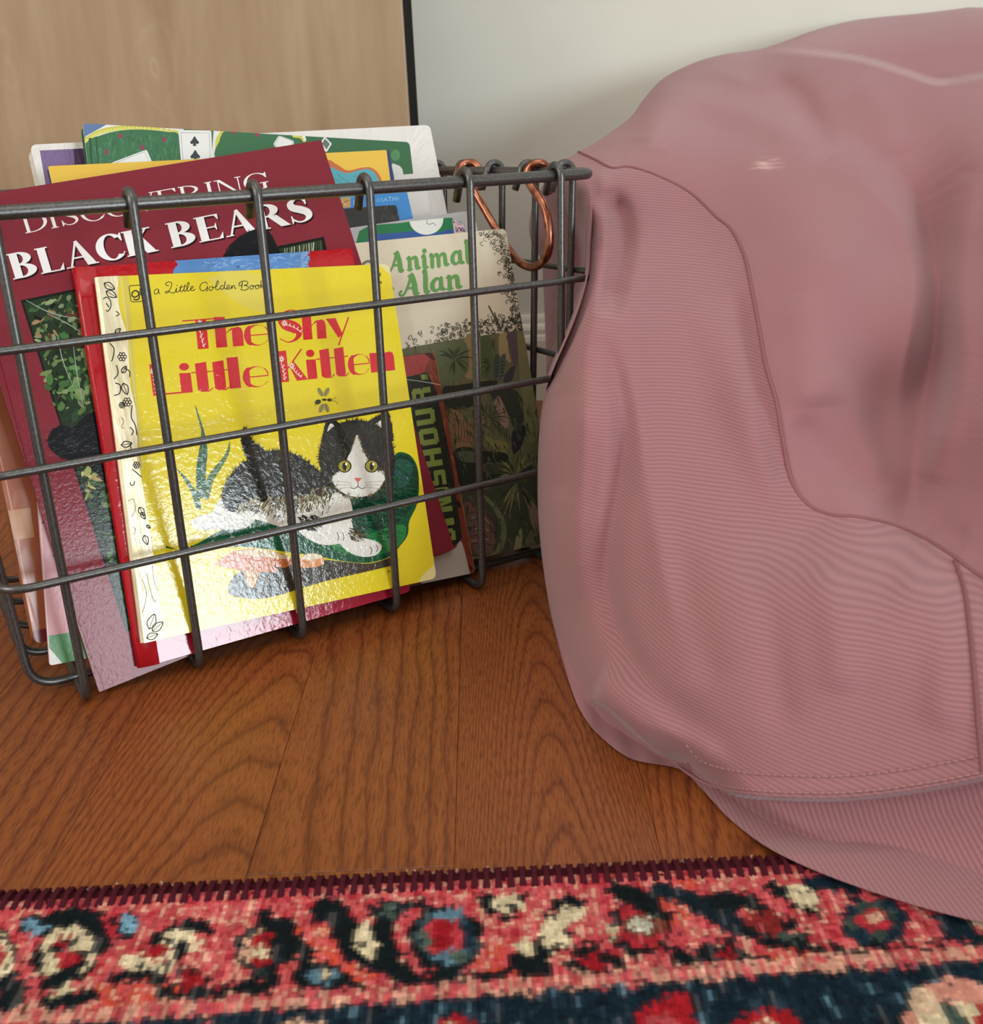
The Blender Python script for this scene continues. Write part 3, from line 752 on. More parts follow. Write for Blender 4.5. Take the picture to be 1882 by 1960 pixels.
sprig([(285, 725), (276, 680), (272, 640)], [(264, 600)]); sprig([(985, 650), (980, 610), (972, 570)], [(966, 535)]); sprig([(1075, 635), (1050, 615), (1030, 590)], [(1022, 570)])
# small fly
DK = rgb(52, 56, 30)
for a, b, rot in ((1178, 714, 62), (1212, 714, 118), (1184, 802, 112), (1212, 800, 70)):
    x, y = c5(a, b); Y.ell(x, y, 9, 4.4, rgb(150, 142, 84), rot)
    Y.stroke([(x - 9 * math.cos(math.radians(rot)), y - 9 * math.sin(math.radians(rot))), (x + 9 * math.cos(math.radians(rot)), y + 9 * math.sin(math.radians(rot)))], .7, DK, sm=0)
Y.ell(*c5(1165, 768), 6, 4.5, DK, -20); Y.ell(*c5(1200, 756), 5, 2.2, DK); Y.ell(*c5(1228, 757), 4.4, 3, DK)
Y.stroke(mp(c5, [(1240, 755), (1256, 748), (1266, 738)]), .7, DK); Y.stroke(mp(c5, [(1240, 760), (1262, 766), (1276, 780)]), .7, DK); Y.stroke(mp(c5, [(1152, 776), (1150, 786), (1153, 790)]), .8, DK)
# the scene below: a grass tuft, a dark green rock, a strip of earth, mushrooms and a plain black and white cat
GB = rgb(66, 104, 84)
Y.curve(mp(c6, [(405, 75), (432, 150), (465, 260), (477, 350), (468, 450), (462, 600), (418, 600), (413, 440), (430, 330), (440, 230), (420, 150)]), GB)
Y.curve(mp(c6, [(606, 288), (604, 350), (565, 430), (510, 520), (485, 620), (455, 610), (466, 530), (500, 460), (560, 390), (590, 340)]), rgb(80, 112, 70))
Y.curve(mp(c6, [(298, 448), (330, 475), (380, 530), (425, 610), (440, 680), (410, 670), (380, 580), (340, 510)]), rgb(84, 120, 100))
Y.stroke(mp(c6, [(412, 110), (448, 260), (446, 400), (438, 560)]), 1.2, rgb(120, 146, 110)); Y.stroke(mp(c6, [(600, 320), (550, 420), (480, 540)]), 1.0, rgb(130, 150, 96))
ROCK = cat(mp(c6, [(225, 945), (300, 925), (420, 880), (560, 800), (700, 740), (900, 700), (1100, 680), (1310, 620), (1470, 560), (1560, 370), (1640, 360), (1690, 420), (1706, 520), (1695, 650), (1650, 750), (1640, 830), (1595, 895), (1540, 955), (1420, 992), (1280, 985), (1130, 958), (980, 935), (650, 900), (400, 935)]), 5, True)
Y.poly(ROCK, rgb(20, 84, 52))
Y.curve(mp(c6, [(1310, 650), (1480, 590), (1570, 385), (1640, 375), (1690, 440), (1700, 540), (1670, 660), (1560, 770), (1420, 800), (1310, 770)]), rgb(16, 58, 42))
Y.curve(mp(c6, [(1560, 420), (1620, 390), (1670, 430), (1650, 520), (1590, 560)]), rgb(40, 78, 72))
Y.curve(mp(c6, [(1200, 880), (1400, 830), (1600, 770), (1630, 830), (1580, 900), (1500, 940), (1380, 960), (1250, 930)]), rgb(44, 128, 66))
Y.fur(shrink(ROCK, 13), 420, lambda p: 12, 22, 3.0, [rgb(24, 92, 58), rgb(14, 60, 40), rgb(34, 108, 62)], 3, .2)
EARTH = cat(mp(c6, [(640, 1060), (800, 1010), (1000, 985), (1150, 975), (1300, 990), (1430, 996), (1562, 958), (1562, 1002), (1420, 1040), (1200, 1090), (1030, 1138), (850, 1192), (720, 1200), (600, 1170)]), 4, True)
Y.poly(EARTH, rgb(70, 62, 50)); Y.fur(shrink(EARTH, 9), 200, lambda p: -14, 16, 3, [rgb(52, 46, 38), rgb(84, 78, 60), rgb(60, 56, 52)], 4, .2)
Y.curve(mp(c6, [(520, 1000), (640, 925), (760, 915), (900, 938), (980, 985), (925, 1022), (860, 1012), (885, 1042), (740, 1048), (640, 1030)]), rgb(196, 112, 62)); Y.curve(mp(c6, [(640, 930), (760, 918), (900, 942), (960, 972), (840, 962), (720, 950)]), rgb(214, 190, 150))
Y.curve(mp(c6, [(690, 1045), (770, 1050), (750, 1130), (720, 1128)]), rgb(196, 140, 66))
Y.curve(mp(c6, [(1008, 1020), (1010, 975), (1060, 940), (1130, 946), (1156, 982), (1120, 1015)]), rgb(222, 150, 96)); Y.curve(mp(c6, [(1020, 972), (1062, 942), (1128, 948), (1140, 966), (1080, 975)]), rgb(234, 222, 196))
BLK = [rgb(34, 33, 28), rgb(48, 46, 38), rgb(24, 24, 22), rgb(62, 58, 46)]
CW = rgb(232, 230, 220); OL = [rgb(112, 98, 58), rgb(140, 124, 78), rgb(90, 80, 50)]
def blob(pts): return cat(mp(c6, pts), 6, True)
tail = blob([(800, 470), (730, 420), (690, 350), (672, 270), (680, 215), (702, 208), (720, 240), (742, 290), (800, 330), (850, 400)])
body = blob([(560, 600), (600, 500), (660, 430), (760, 370), (880, 340), (1000, 370), (1100, 440), (1200, 520), (1210, 620), (1150, 720), (1000, 760), (820, 720), (700, 700), (600, 690)])
Y.poly(tail, rgb(36, 34, 30)); Y.fur(tail, 160, lambda p: -100, 11, 2.4, BLK, 11); Y.fur(tail, 60, lambda p: -60, 8, 1.6, BLK, 12, onedge=True)
hind = blob([(560, 620), (700, 640), (760, 720), (700, 790), (560, 800), (430, 800), (380, 760), (430, 720), (500, 700)])
fore1 = blob([(980, 720), (1100, 700), (1160, 760), (1230, 800), (1295, 830), (1270, 875), (1160, 890), (1070, 860), (1000, 800)])
fore2 = blob([(1160, 740), (1300, 740), (1340, 830), (1460, 870), (1490, 905), (1450, 950), (1360, 955), (1260, 900)])
Y.poly(hind, rgb(214, 212, 202)); Y.poly(fore2, CW)
Y.poly(body, rgb(40, 38, 32))
belly = blob([(640, 690), (800, 640), (960, 660), (1120, 620), (1240, 560), (1310, 640), (1300, 760), (1120, 770), (960, 790), (820, 760)])
Y.poly(belly, rgb(226, 222, 206))
Y.fur(body, 1100, lambda p: 150 - (p[0] - 430) * .25, 13, 2.6, BLK, 21)
Y.fur(blob([(640, 690), (760, 620), (960, 610), (1120, 560), (1200, 580), (1100, 680), (960, 720), (820, 700)]), 300, lambda p: 120, 13, 2.4, OL + [rgb(176, 166, 130)], 22)
Y.fur(blob([(760, 720), (900, 690), (1080, 690), (1220, 620), (1290, 650), (1280, 750), (1100, 770), (940, 790)]), 260, lambda p: 110, 14, 2.4, [CW, rgb(218, 214, 200)], 23, .08)
Y.fur([p for p in body if p[1] < c6(0, 560)[1]], 190, lambda p: -90 + (p[0] - 520) * .35, 10, 1.5, BLK, 24, onedge=True)
Y.poly(fore1, CW); Y.fur(fore1[:], 40, lambda p: 30, 9, 1.6, [rgb(200, 196, 184)], 25, .1)
Y.fur(blob([(1010, 730), (1080, 715), (1140, 740), (1120, 790), (1040, 800)]), 120, lambda p: 30, 12, 2.4, BLK, 26)
Y.fur(blob([(1310, 790), (1370, 810), (1400, 850), (1340, 870), (1300, 840)]), 90, lambda p: 30, 10, 2.2, BLK + OL, 27)
for pts in ([(1228, 815), (1238, 840), (1232, 868)], [(1262, 820), (1270, 842), (1264, 862)], [(1420, 900), (1432, 918), (1424, 945)], [(1456, 890), (1466, 908), (1458, 930)]): Y.stroke(mp(c6, pts), 1.3, rgb(60, 56, 48))
# head turned to the viewer
head = blob([(1130, 330), (1160, 250), (1230, 190), (1330, 165), (1430, 180), (1510, 230), (1555, 320), (1560, 430), (1520, 530), (1440, 600), (1330, 615), (1230, 580), (1160, 500), (1125, 410)])
earL = blob([(1145, 330), (1150, 240), (1180, 150), (1230, 175), (1290, 215), (1240, 280)]); earR = blob([(1400, 190), (1450, 150), (1520, 120), (1545, 190), (1550, 290), (1490, 250)])
for e_ in (earL, earR): Y.poly(e_, rgb(36, 34, 30)); Y.fur(e_, 60, lambda p: -80, 8, 1.8, BLK, 31, onedge=True)
Y.curve(mp(c6, [(1165, 300), (1170, 240), (1190, 185), (1225, 205), (1255, 235), (1215, 275)]), rgb(226, 216, 204)); Y.curve(mp(c6, [(1440, 205), (1470, 175), (1512, 150), (1528, 200), (1528, 255), (1490, 235)]), rgb(226, 216, 204))
Y.poly(head, rgb(40, 38, 32)); Y.fur(head, 620, lambda p: -90 + (p[0] - c6(1340, 0)[0]) * .6, 11, 2.2, BLK, 32); Y.fur(head, 150, lambda p: -90 + (p[0] - c6(1340, 0)[0]) * 1.0 if p[1] < c6(0, 400)[1] else 90 - (p[0] - c6(1340, 0)[0]) * .8, 9, 1.5, BLK, 33, onedge=True)
face = blob([(1200, 500), (1260, 440), (1310, 340), (1345, 250), (1380, 340), (1440, 440), (1510, 480), (1470, 570), (1400, 605), (1320, 608), (1240, 570)])
Y.poly(face, CW); Y.fur(face, 110, lambda p: -70, 10, 1.8, OL, 34, onedge=True); Y.fur(face, 140, lambda p: 100, 9, 1.6, [CW, rgb(218, 212, 196)], 35, .06)
for ex in (1272, 1430):
    Y.ell(*c6(ex, 432), 13.5, 12.5, rgb(30, 28, 20)); Y.ell(*c6(ex, 432), 11.2, 10.4, rgb(164, 150, 48)); Y.ell(*c6(ex, 434), 4, 8, rgb(18, 18, 14)); Y.ell(*c6(ex + 10, 420), 2.2, 2.6, rgb(245, 245, 236))
Y.poly(mp(c6, [(1326, 500), (1374, 500), (1350, 528)]), rgb(212, 120, 96)); Y.stroke(mp(c6, [(1350, 526), (1350, 548), (1328, 562), (1308, 556)]), 1.2, INK); Y.stroke(mp(c6, [(1350, 548), (1372, 562), (1392, 556)]), 1.2, INK)
for k in range(3):
    Y.stroke(mp(c6, [(1310, 530 + k * 12), (1240, 520 + k * 22), (1170, 530 + k * 30)]), .6, rgb(120, 110, 80)); Y.stroke(mp(c6, [(1390, 530 + k * 12), (1470, 520 + k * 22), (1550, 530 + k * 30)]), .6, rgb(120, 110, 80))
Y.ell(*c6(1528, 1042), 2, 2, rgb(150, 130, 40))
def foil_nodes(nt, b):
    n = N(nt, 'ShaderNodeTexNoise', i_Scale=160.0, i_Detail=4.0); L(nt, objco(nt, (3, .3, 1)), n.inputs['Vector'])
    r = ramp(nt, n.outputs[0], [(0.3, rgb(214, 196, 150)), (0.7, rgb(240, 230, 202))])
    at = N(nt, 'ShaderNodeAttribute', attribute_name='paint')
    L(nt, mixc(nt, 1.0, r.outputs[0], at.outputs['Color'], 'MULTIPLY'), b.inputs['Base Color']); bump(nt, b, n.outputs[0], 0.5, 0.001)
m_foil = mat('gold_foil', rough=0.38, metal=0.55, build=foil_nodes)
Y.finish()
# foil spine wrapped over the left edge, with drawn flowers
S = Book.__new__(Book); S.__dict__.update(Y.__dict__); S.pol = []; S.h = 2.2e-4
r = random.Random(3)
edge_px = cat([(228, 528), (226, 560), (231, 600), (243, 640), (247, 690), (250, 740), (261, 790), (263, 850), (268, 900), (278, 960), (291, 1040), (299, 1110), (307, 1170), (315, 1222)], 4)
S.outline = Y.outline
strip = [(188, 530)] + [(276, 1231)] + edge_px[::-1]
def sl(pts, w_=2.0): S.stroke(mp(sp, pts), w_, INK, clip=False)
def loopy(x, y, s):
    for k in range(6):
        a = k * PI / 3; c_ = (x + math.cos(a) * s * .55, y + math.sin(a) * s * .55)
        sl([(c_[0] + s * .3 * math.cos(t * PI / 3), c_[1] + s * .3 * math.sin(t * PI / 3)) for t in range(7)], 1.8)
def leafy(x, y, a, l):
    ca, sa = math.cos(math.radians(a)), math.sin(math.radians(a))
    T_ = lambda p, q: (x + p * ca - q * sa, y + p * sa + q * ca)
    sl([T_(0, 0), T_(l * .4, l * .28), T_(l, 0), T_(l * .4, -l * .28), T_(0, 0)]); sl([T_(0, 0), T_(l, 0)], 1.3)
leafy(50, 110, 30, 60); leafy(60, 150, 30, 60); sl([(45, 190), (62, 180), (80, 195), (84, 225), (70, 250), (60, 245)]); sl([(60, 210), (75, 230)]); sl([(110, 250), (125, 265), (110, 275)]); leafy(105, 360, -40, 35)
sl([(78, 410), (100, 440), (92, 490), (86, 500)]); loopy(140, 478, 26); sl([(112, 520), (120, 560), (100, 590)]); leafy(140, 560, -60, 40); sl([(150, 535), (176, 550), (178, 580)]); sl([(105, 610), (130, 620), (128, 660), (100, 672)]); leafy(145, 610, 70, 60)
loopy(165, 705, 26); loopy(140, 720, 18); sl([(135, 780), (148, 800), (138, 830), (150, 835)], 1.1); sl([(190, 720), (186, 780), (206, 820), (214, 870)]); sl([(180, 830), (196, 850), (186, 870)]); leafy(135, 920, -10, 55); sl([(180, 910), (184, 950), (160, 965)])
loopy(212, 1020, 20); sl([(190, 1040), (215, 1060), (238, 1080)]); sl([(180, 1105), (184, 1120), (198, 1118), (202, 1100)]); sl([(170, 1200), (196, 1190), (206, 1240), (186, 1280)], 1.1); leafy(225, 1230, 60, 50); leafy(235, 1255, 60, 40); sl([(190, 1330), (206, 1340), (200, 1370)], 1.0); leafy(250, 1370, 70, 50); leafy(262, 1320, 40, 24)
sl([(240, 1590), (262, 1660), (250, 1730), (240, 1760)], 1.1); sl([(262, 1560), (280, 1640), (300, 1700), (312, 1690)], 1.1); sl([(290, 1520), (300, 1600), (318, 1650)], 1.0); leafy(275, 1840, -70, 80); leafy(290, 1850, -40, 70); leafy(262, 1885, -20, 60)
V = []; F = []; C = []
top = [S.loc(p) for p in strip]
hz = 2e-4
V = [(x, y, hz) for x, y in top]
ts = tessellate_polygon([[Vector((x, y, 0)) for x, y in top]])
for t in ts: F.append(list(t)); C.append((1, 1, 1))
# wrap round the back edge
a0, a1 = S.loc((276, 1230)), S.loc((188, 530))
b = len(V)
for (x, y) in (a0, a1): V += [(x, y, hz), (x - .0016, y, -.001), (x - .0016, y, -Y.th + .001), (x, y, -Y.th - 1e-4), (x + .006, y, -Y.th - 1e-4)]
for k in range(4): F.append([b + k, b + k + 1, b + 5 + k + 1, b + 5 + k]); C.append((1, 1, 1))
for P, col, h in S.pol:
    b = len(V); V += [(x, y, h + 5e-6) for x, y in P]; F.append([b + i for i in range(len(P))]); C.append(col)
o = Y.part('spine', V, F, (1, 1, 1), m_foil)
arr = np.ones((len(o.data.loops), 4), np.float32)
for pl, c in zip(o.data.polygons, C):
    for li in pl.loop_indices: arr[li, :3] = c
o.data.color_attributes['paint'].data.foreach_set('color', arr.ravel()); o['label'] = 'pale gold foil spine with inked flowers'
for m_ in o.data.polygons: m_.use_smooth = False

# ---- red hardcover behind it ---------------------------------------------
m_red = printed('red_laminate', 0.10, 260, 0.12, 0.5, stretch=(1, 1, .5), wear=0.08)
RB = Book('hardcover_book', 'glossy red hardcover with a blue brush stroke, directly behind the yellow picture book', [(150, 512), (674, 475), (786, 1132), (275, 1277)], -0.0107, 0.0058, rgb(176, 24, 34), m_red, rad=0.003, ct=0.0018)
RB.backc = RB.base
RB.poly([(196, 560), (672, 540), (790, 1133), (580, 1190), (302, 1275)], rgb(168, 34, 58))
RB.curve(mp(c1, [(1300, 1255), (1335, 1200), (1310, 1160), (1420, 1150), (1764, 1128), (1764, 1380), (1500, 1400), (1320, 1420)]) , rgb(92, 138, 196), n=3)
RB.curve(mp(c2, [(-60, 1140), (240, 1110), (560, 1098), (740, 1092), (755, 1110), (735, 1135), (760, 1160), (740, 1200), (750, 1290), (300, 1320), (-60, 1300)]), rgb(92, 138, 196), n=3)
RB.fur(mp(c2, [(-60, 1150), (700, 1105), (720, 1290), (-60, 1300)]), 120, lambda p: -4, 18, 5, [rgb(108, 152, 206), rgb(86, 130, 190), rgb(130, 168, 212)], 5, .06)
RB.fur(mp(c2, [(690, 1100), (745, 1095), (745, 1210), (700, 1220)]), 60, lambda p: 0, 7, 2.4, [rgb(150, 184, 216), rgb(120, 160, 208)], 6, .06)
RB.finish(spine=(0.0085, 0.0012, rgb(176, 20, 32), m_red))

# ---- black bears paperback ----------------------------------------------
m_bear = printed('maroon_matt_laminate', 0.13, 420, 0.10, 0.17, wear=0.06)
B = Book('paperback_book', 'maroon paperback titled Discovering Black Bears with green foliage photo, tilted in the basket', [(-112, 385), (615, 268), (870, 1050), (190, 1325)], -0.0173, 0.004, rgb(128, 44, 55), m_bear, rad=0.001, ct=0.0005)
sh = rgb(40, 12, 18); W_ = rgb(236, 234, 232)
def uv_(x, y): return (x, y)
B.text(roman, 'DISCOVERING', (48, 447), (520, 359), (-11, -35), (-7, -31), W_, T=.12, t=.04)
B.text(roman, 'BLACK BEARS', (28, 538.5), (604, 424), (-15, -48), (-11, -46), sh, T=.25, t=.06)
B.text(roman, 'BLACK BEARS', (24.5, 535.5), (601, 421), (-15, -48), (-11, -46), W_, T=.25, t=.06)
ph = [(42, 577), (617, 456), (740, 1010), (242, 1205)]
B.poly([(39.5, 575), (620, 453), (744, 1013), (241, 1209)], rgb(24, 26, 22))
ph2 = [(45, 579), (615, 459), (738, 1008), (243, 1202)]
B.poly(ph2, rgb(38, 54, 36))
GRN = [rgb(60, 92, 54), rgb(44, 70, 44), rgb(86, 116, 66), rgb(30, 44, 32), rgb(112, 132, 84), rgb(52, 62, 40), rgb(24, 30, 24)]
B.leaves([(45, 579), (230, 540), (380, 1150), (243, 1202)], 620, 9, GRN, 8)
B.leaves([(45, 579), (165, 553), (190, 650), (70, 680)], 60, 8, [rgb(132, 150, 108), rgb(146, 120, 88), rgb(90, 64, 44), rgb(70, 110, 60)], 9)
B.leaves([(60, 690), (190, 650), (210, 760), (110, 800)], 70, 9, [rgb(96, 132, 76), rgb(74, 112, 62), rgb(120, 140, 90)], 10)
B.leaves([(140, 880), (215, 880), (200, 960), (160, 960)], 26, 9, [rgb(170, 170, 110), rgb(150, 156, 96), rgb(186, 160, 110)], 12)
for pts in ([(50, 575), (100, 600), (160, 612)], [(90, 600), (130, 620), (160, 640)], [(110, 640), (120, 690), (140, 740)], [(140, 660), (148, 720), (160, 780)]): B.stroke(pts, [1.0, 2.0, .8], rgb(150, 168, 150))
hd = cat([(92, 850), (98, 825), (118, 815), (140, 818), (165, 795), (215, 770), (330, 700), (400, 560), (440, 470), (500, 437), (530, 470), (560, 560), (600, 800), (500, 900), (240, 950), (205, 925), (160, 885), (130, 880), (108, 870)], 5, True)
BB = [rgb(20, 22, 26), rgb(30, 32, 36), rgb(14, 15, 18), rgb(42, 44, 46)]
B.poly(hd, rgb(22, 24, 28)); B.fur(hd, 700, lambda p: -120 + (p[0] - 100) * .2, 14, 1.8, BB, 13); B.fur(hd, 260, lambda p: 200 if p[0] < 220 else -80, 8, 1.3, BB, 14, onedge=True)
B.fur(cat([(118, 838), (140, 830), (150, 850), (135, 862)], 4, True), 40, lambda p: 20, 8, 1.2, [rgb(70, 72, 74), rgb(54, 56, 60)], 15)
for k in range(16):
    x = 545 + k * 4.6; B.stroke([(x, 476 - k * 1.0), (x + R.uniform(-3, 6), 500)], R.uniform(1.2, 3), R.choice([rgb(170, 178, 150), rgb(90, 98, 70), rgb(130, 136, 110), rgb(60, 66, 48)]), sm=0)
B.stroke([(-60, 420), (20, 700), (100, 1000), (212, 1318)], 1.6, rgb(142, 54, 70)); B.stroke([(-80, 410), (0, 690), (80, 985), (200, 1322)], 1.0, rgb(92, 22, 36))
B.backc = B.base; B.finish()
# ------------------------------------------------------------------ the other books
def proj(P):
    d = P - CAM; z = d.dot(FW); return (941 + FPX * d.dot(RT) / z, 980 - FPX * d.dot(UP) / z)
def from_top(TL, TR, D, zmin=0.012, shear=0.0, yaw=31, lean=17):
    """a cover standing on the basket floor, known by its two upper corners"""
    ya, le = math.radians(yaw), math.radians(lean)
    u = Vector((math.cos(ya), math.sin(ya), 0)); vv = Vector((-math.sin(ya), math.cos(ya), 0)); e = BZ * math.cos(le) + vv * math.sin(le)
    n = u.cross(e)
    if n.y > 0: n = -n
    p0 = hit((560, 1150), PBP + n * D, n)
    a, b = hit(TL, p0, n), hit(TR, p0, n)
    d = (b - a).normalized(); dn = d.cross(n)
    if dn.z > 0: dn = -dn
    dn = (dn + d * shear).normalized()
    k = min((a.z - zmin) / -dn.z, (b.z - zmin) / -dn.z)
    return [TL, TR, proj(b + dn * k), proj(a + dn * k)]

# dinosaur board book with lettering up its edge
m_d = printed('laminated_board', 0.26, 200, 0.2, 0.45, wear=0.2)
DB = Book('board_book', 'rusty red board book with green block letters up its edge, behind the yellow book', [(330, 748), (832, 674), (910, 1096), (399, 1202)], -0.0219, 0.0042, rgb(118, 56, 38), m_d, rad=0.003, ct=0.001)
DB.fur([(760, 690), (832, 676), (912, 1113), (780, 1145)], 300, lambda p: 78, 26, 4, [rgb(128, 60, 42), rgb(104, 48, 34), rgb(142, 72, 48)], 4, .1)
DB.poly(mp(d1, [(30, 160), (205, 140), (260, 170), (180, 330), (60, 330)]), rgb(158, 62, 58)); DB.curve(mp(d1, [(205, 140), (265, 145), (290, 200), (250, 180)]), rgb(66, 30, 24))
DB.poly(mp(d1, [(60, 330), (230, 290), (300, 430), (330, 560), (420, 1000), (500, 1560), (440, 1620), (100, 1640)]), rgb(30, 38, 28))
DB.fur(mp(d1, [(250, 400), (290, 430), (330, 560), (420, 1000), (500, 1560), (400, 1560)]), 70, lambda p: 78, 20, 3, [rgb(40, 50, 34), rgb(22, 28, 22)], 5, .1)
GN = rgb(124, 140, 66)
def put(ch, a, b, hgt):
    """one block letter standing on the sloping base line from a to b"""
    (ax, ay), (bx, by) = d1(*a), d1(*b); u = (-hgt, hgt * .16)
    DB.text(lambda c: slab(c), ch, (ax, ay), (bx, by), u, u, GN)
for ch, a, b in (('D', (452, 1572), (442, 1470)), ('I', (440, 1455), (432, 1385)), ('N', (428, 1350), (408, 1215)), ('O', (404, 1200), (386, 1160)), ('S', (382, 1145), (362, 1018)), ('H', (352, 1000), (332, 850)), ('O', (326, 835), (302, 695)), ('U', (298, 680), (280, 545)), ('R', (272, 528), (250, 385)), ('!', (238, 345), (225, 290))): put(ch, a, b, 36 if ch != '!' else 12)
DB.curve(mp(d1, [(140, 1720), (300, 1700), (440, 1640), (470, 1595), (500, 1600), (550, 1800), (540, 1850), (300, 1920), (200, 1930)]), rgb(178, 168, 156), n=3)
DB.poly(mp(d1, [(470, 1270), (495, 1320), (480, 1330), (440, 1280)]), rgb(34, 26, 20)); DB.poly(mp(d1, [(545, 1750), (580, 1790), (570, 1810)]), rgb(34, 26, 20))
DB.stroke(mp(d1, [(300, 190), (330, 360), (380, 600), (440, 900), (490, 1230), (560, 1600), (606, 1860)]), 1.4, rgb(176, 140, 112)); DB.stroke(mp(d1, [(60, 345), (200, 362), (330, 386)]), 1.2, rgb(190, 180, 168))
DB.finish()

# cream picture book with the green title
m_a = printed('matt_old_cover', 0.55, 300, 0.15, 0.3, wear=0.16)
A = Book('storybook', 'cream storybook with green title Animal Alan and jungle painting, rightmost in the basket', [(470, 486), (968, 437), (1070, 1033), (591, 1143)], -0.0267, 0.005, rgb(214, 202, 178), m_a, rad=0.004, ct=0.001)
SK = rgb(52, 56, 38)
ra = random.Random(9)
def tree_scribble(x, y, s, n):
    for _ in range(n):
        cx, cy = x + ra.gauss(0, s), y + ra.gauss(0, s); rr_ = ra.uniform(2.2, 4.2); a0 = ra.uniform(0, 6)
        A.stroke([(cx + rr_ * math.cos(a0 + k * .9) * ra.uniform(.6, 1.1), cy + rr_ * math.sin(a0 + k * .9) * ra.uniform(.6, 1.1)) for k in range(6)], ra.uniform(.8, 1.5), SK, sm=3)
for (x, y, s, n) in [(925, 447, 6, 8), (945, 446, 5, 8), (960, 452, 6, 10), (930, 455, 4, 4), (945, 464, 4, 5)]: tree_scribble(x, y, s, n)
for k in range(14):
    y = 470 + k * 13; tree_scribble(957 + k * 3.0 + ra.uniform(-4, 4), y, 6, 9); tree_scribble(968 + k * 3.2, y, 5, 6)
for x in range(765, 1010, 13):
    top = 632 - max(0, x - 830) * .17 + (8 if x < 820 else 0)
    for y in range(int(top), int(672 - (x - 770) * .15), 11):
        if x < 840 and ra.random() < .35: continue
        tree_scribble(x, y, 4.5, 5 if x > 840 else 3)
for pts in ([(935, 585), (945, 605), (952, 622)], [(946, 598), (958, 632)], [(1000, 585), (1012, 640)]): A.stroke(pts, 2.2, SK)
AG = rgb(96, 150, 78)
A.text(plump, 'Animal', (739, 523), (904, 503), (-1.5, -38), (-3, -40), AG); A.text(plump, 'Alan', (764, 568), (886, 551), (-1.5, -40), (-2, -40), AG)
A.stroke([(694, 506), (703, 500), (712, 503), (724, 512)], 4, rgb(112, 100, 80)); A.stroke([(748, 548), (752, 556)], 6, AG)
P0 = cat(mp(c7, [(0, 330), (200, 250), (520, 190), (800, 150), (1030, 118), (1060, 122), (1085, 160), (1180, 560), (1260, 900), (1400, 1620), (1150, 1660), (760, 1745), (0, 1900)]), 3, True)
P0 = [c7(0, 330), c7(250, 242), c7(520, 192), c7(800, 150), c7(1030, 120), c7(1068, 128), c7(1085, 165), c7(1180, 560), c7(1260, 900), c7(1385, 1580), c7(1150, 1662), c7(760, 1745), c7(0, 1900)]
OLV = [rgb(70, 74, 50), rgb(56, 60, 42), rgb(84, 86, 58), rgb(46, 50, 36)]
A.poly(P0, rgb(96, 94, 66)); A.fur(P0, 500, lambda p: 82, 26, 6, [rgb(96, 92, 62), rgb(84, 82, 58), rgb(110, 102, 70), rgb(74, 74, 52)], 2, .12)
def e8(pts, col, n=4): A.curve(mp(d8, pts), col, n=n)
e8([(200, 110), (310, 90), (320, 400), (210, 420), (190, 300)], rgb(140, 122, 84)); e8([(470, 90), (530, 75), (540, 200), (560, 300), (500, 260), (470, 240)], rgb(150, 130, 90)); e8([(525, 100), (560, 66), (600, 75), (618, 200), (610, 330), (575, 300), (555, 180)], rgb(86, 70, 74))
e8([(610, 80), (655, 70), (700, 220), (760, 480), (790, 700), (760, 900), (700, 900), (650, 600), (625, 300)], rgb(112, 108, 72)); e8([(330, 110), (400, 110), (420, 250), (430, 420), (340, 420), (325, 300)], rgb(74, 84, 56)); e8([(150, 150), (190, 140), (205, 230), (170, 260)], rgb(150, 130, 108))
def fern(x, y, n, l, cols, a0=0, a1=360, w_=3.2):
    for k in range(n):
        a = math.radians(lerp(a0, a1, k / n) + ra.uniform(-9, 9)); q = l * ra.uniform(.6, 1.1)
        p0_ = d8(x, y); A.stroke([p0_, (p0_[0] + math.cos(a) * q * .5, p0_[1] + math.sin(a) * q * .5 - 2), (p0_[0] + math.cos(a) * q, p0_[1] + math.sin(a) * q + 3)], [w_ * .5, w_, .5], ra.choice(cols), sm=4)
FD = [rgb(44, 52, 36), rgb(62, 70, 46), rgb(90, 94, 62)]
e8([(0, 170), (100, 130), (210, 150), (230, 350), (150, 440), (30, 470), (0, 440)], rgb(92, 98, 66)); fern(120, 280, 26, 36, FD); fern(400, 330, 12, 24, FD, 120, 260)
e8([(30, 500), (140, 480), (430, 440), (440, 480), (300, 520), (290, 620), (200, 660), (40, 660)], rgb(40, 42, 32)); e8([(430, 260), (460, 235), (475, 260), (470, 330), (455, 430), (430, 420)], rgb(62, 70, 62)); e8([(480, 270), (505, 235), (522, 250), (512, 340), (490, 430), (465, 440)], rgb(70, 78, 70)); e8([(500, 440), (540, 360), (590, 325), (595, 350), (570, 440), (520, 460)], rgb(56, 58, 60))
for i in range(5):
    A.stroke(mp(d8, [(440, 300 + i * 26), (466, 306 + i * 26)]), 1.4, rgb(32, 36, 30)); A.stroke(mp(d8, [(484, 290 + i * 28), (510, 296 + i * 28)]), 1.4, rgb(32, 36, 30))
e8([(60, 670), (140, 680), (220, 760), (290, 800), (310, 900), (270, 950), (110, 965), (80, 800)], rgb(128, 98, 66))
for i in range(8): A.stroke(mp(d8, [(110 + i * 26, 720 + i * 12), (130 + i * 23, 820 + i * 10), (120 + i * 24, 930)]), 1.6, rgb(84, 62, 44))
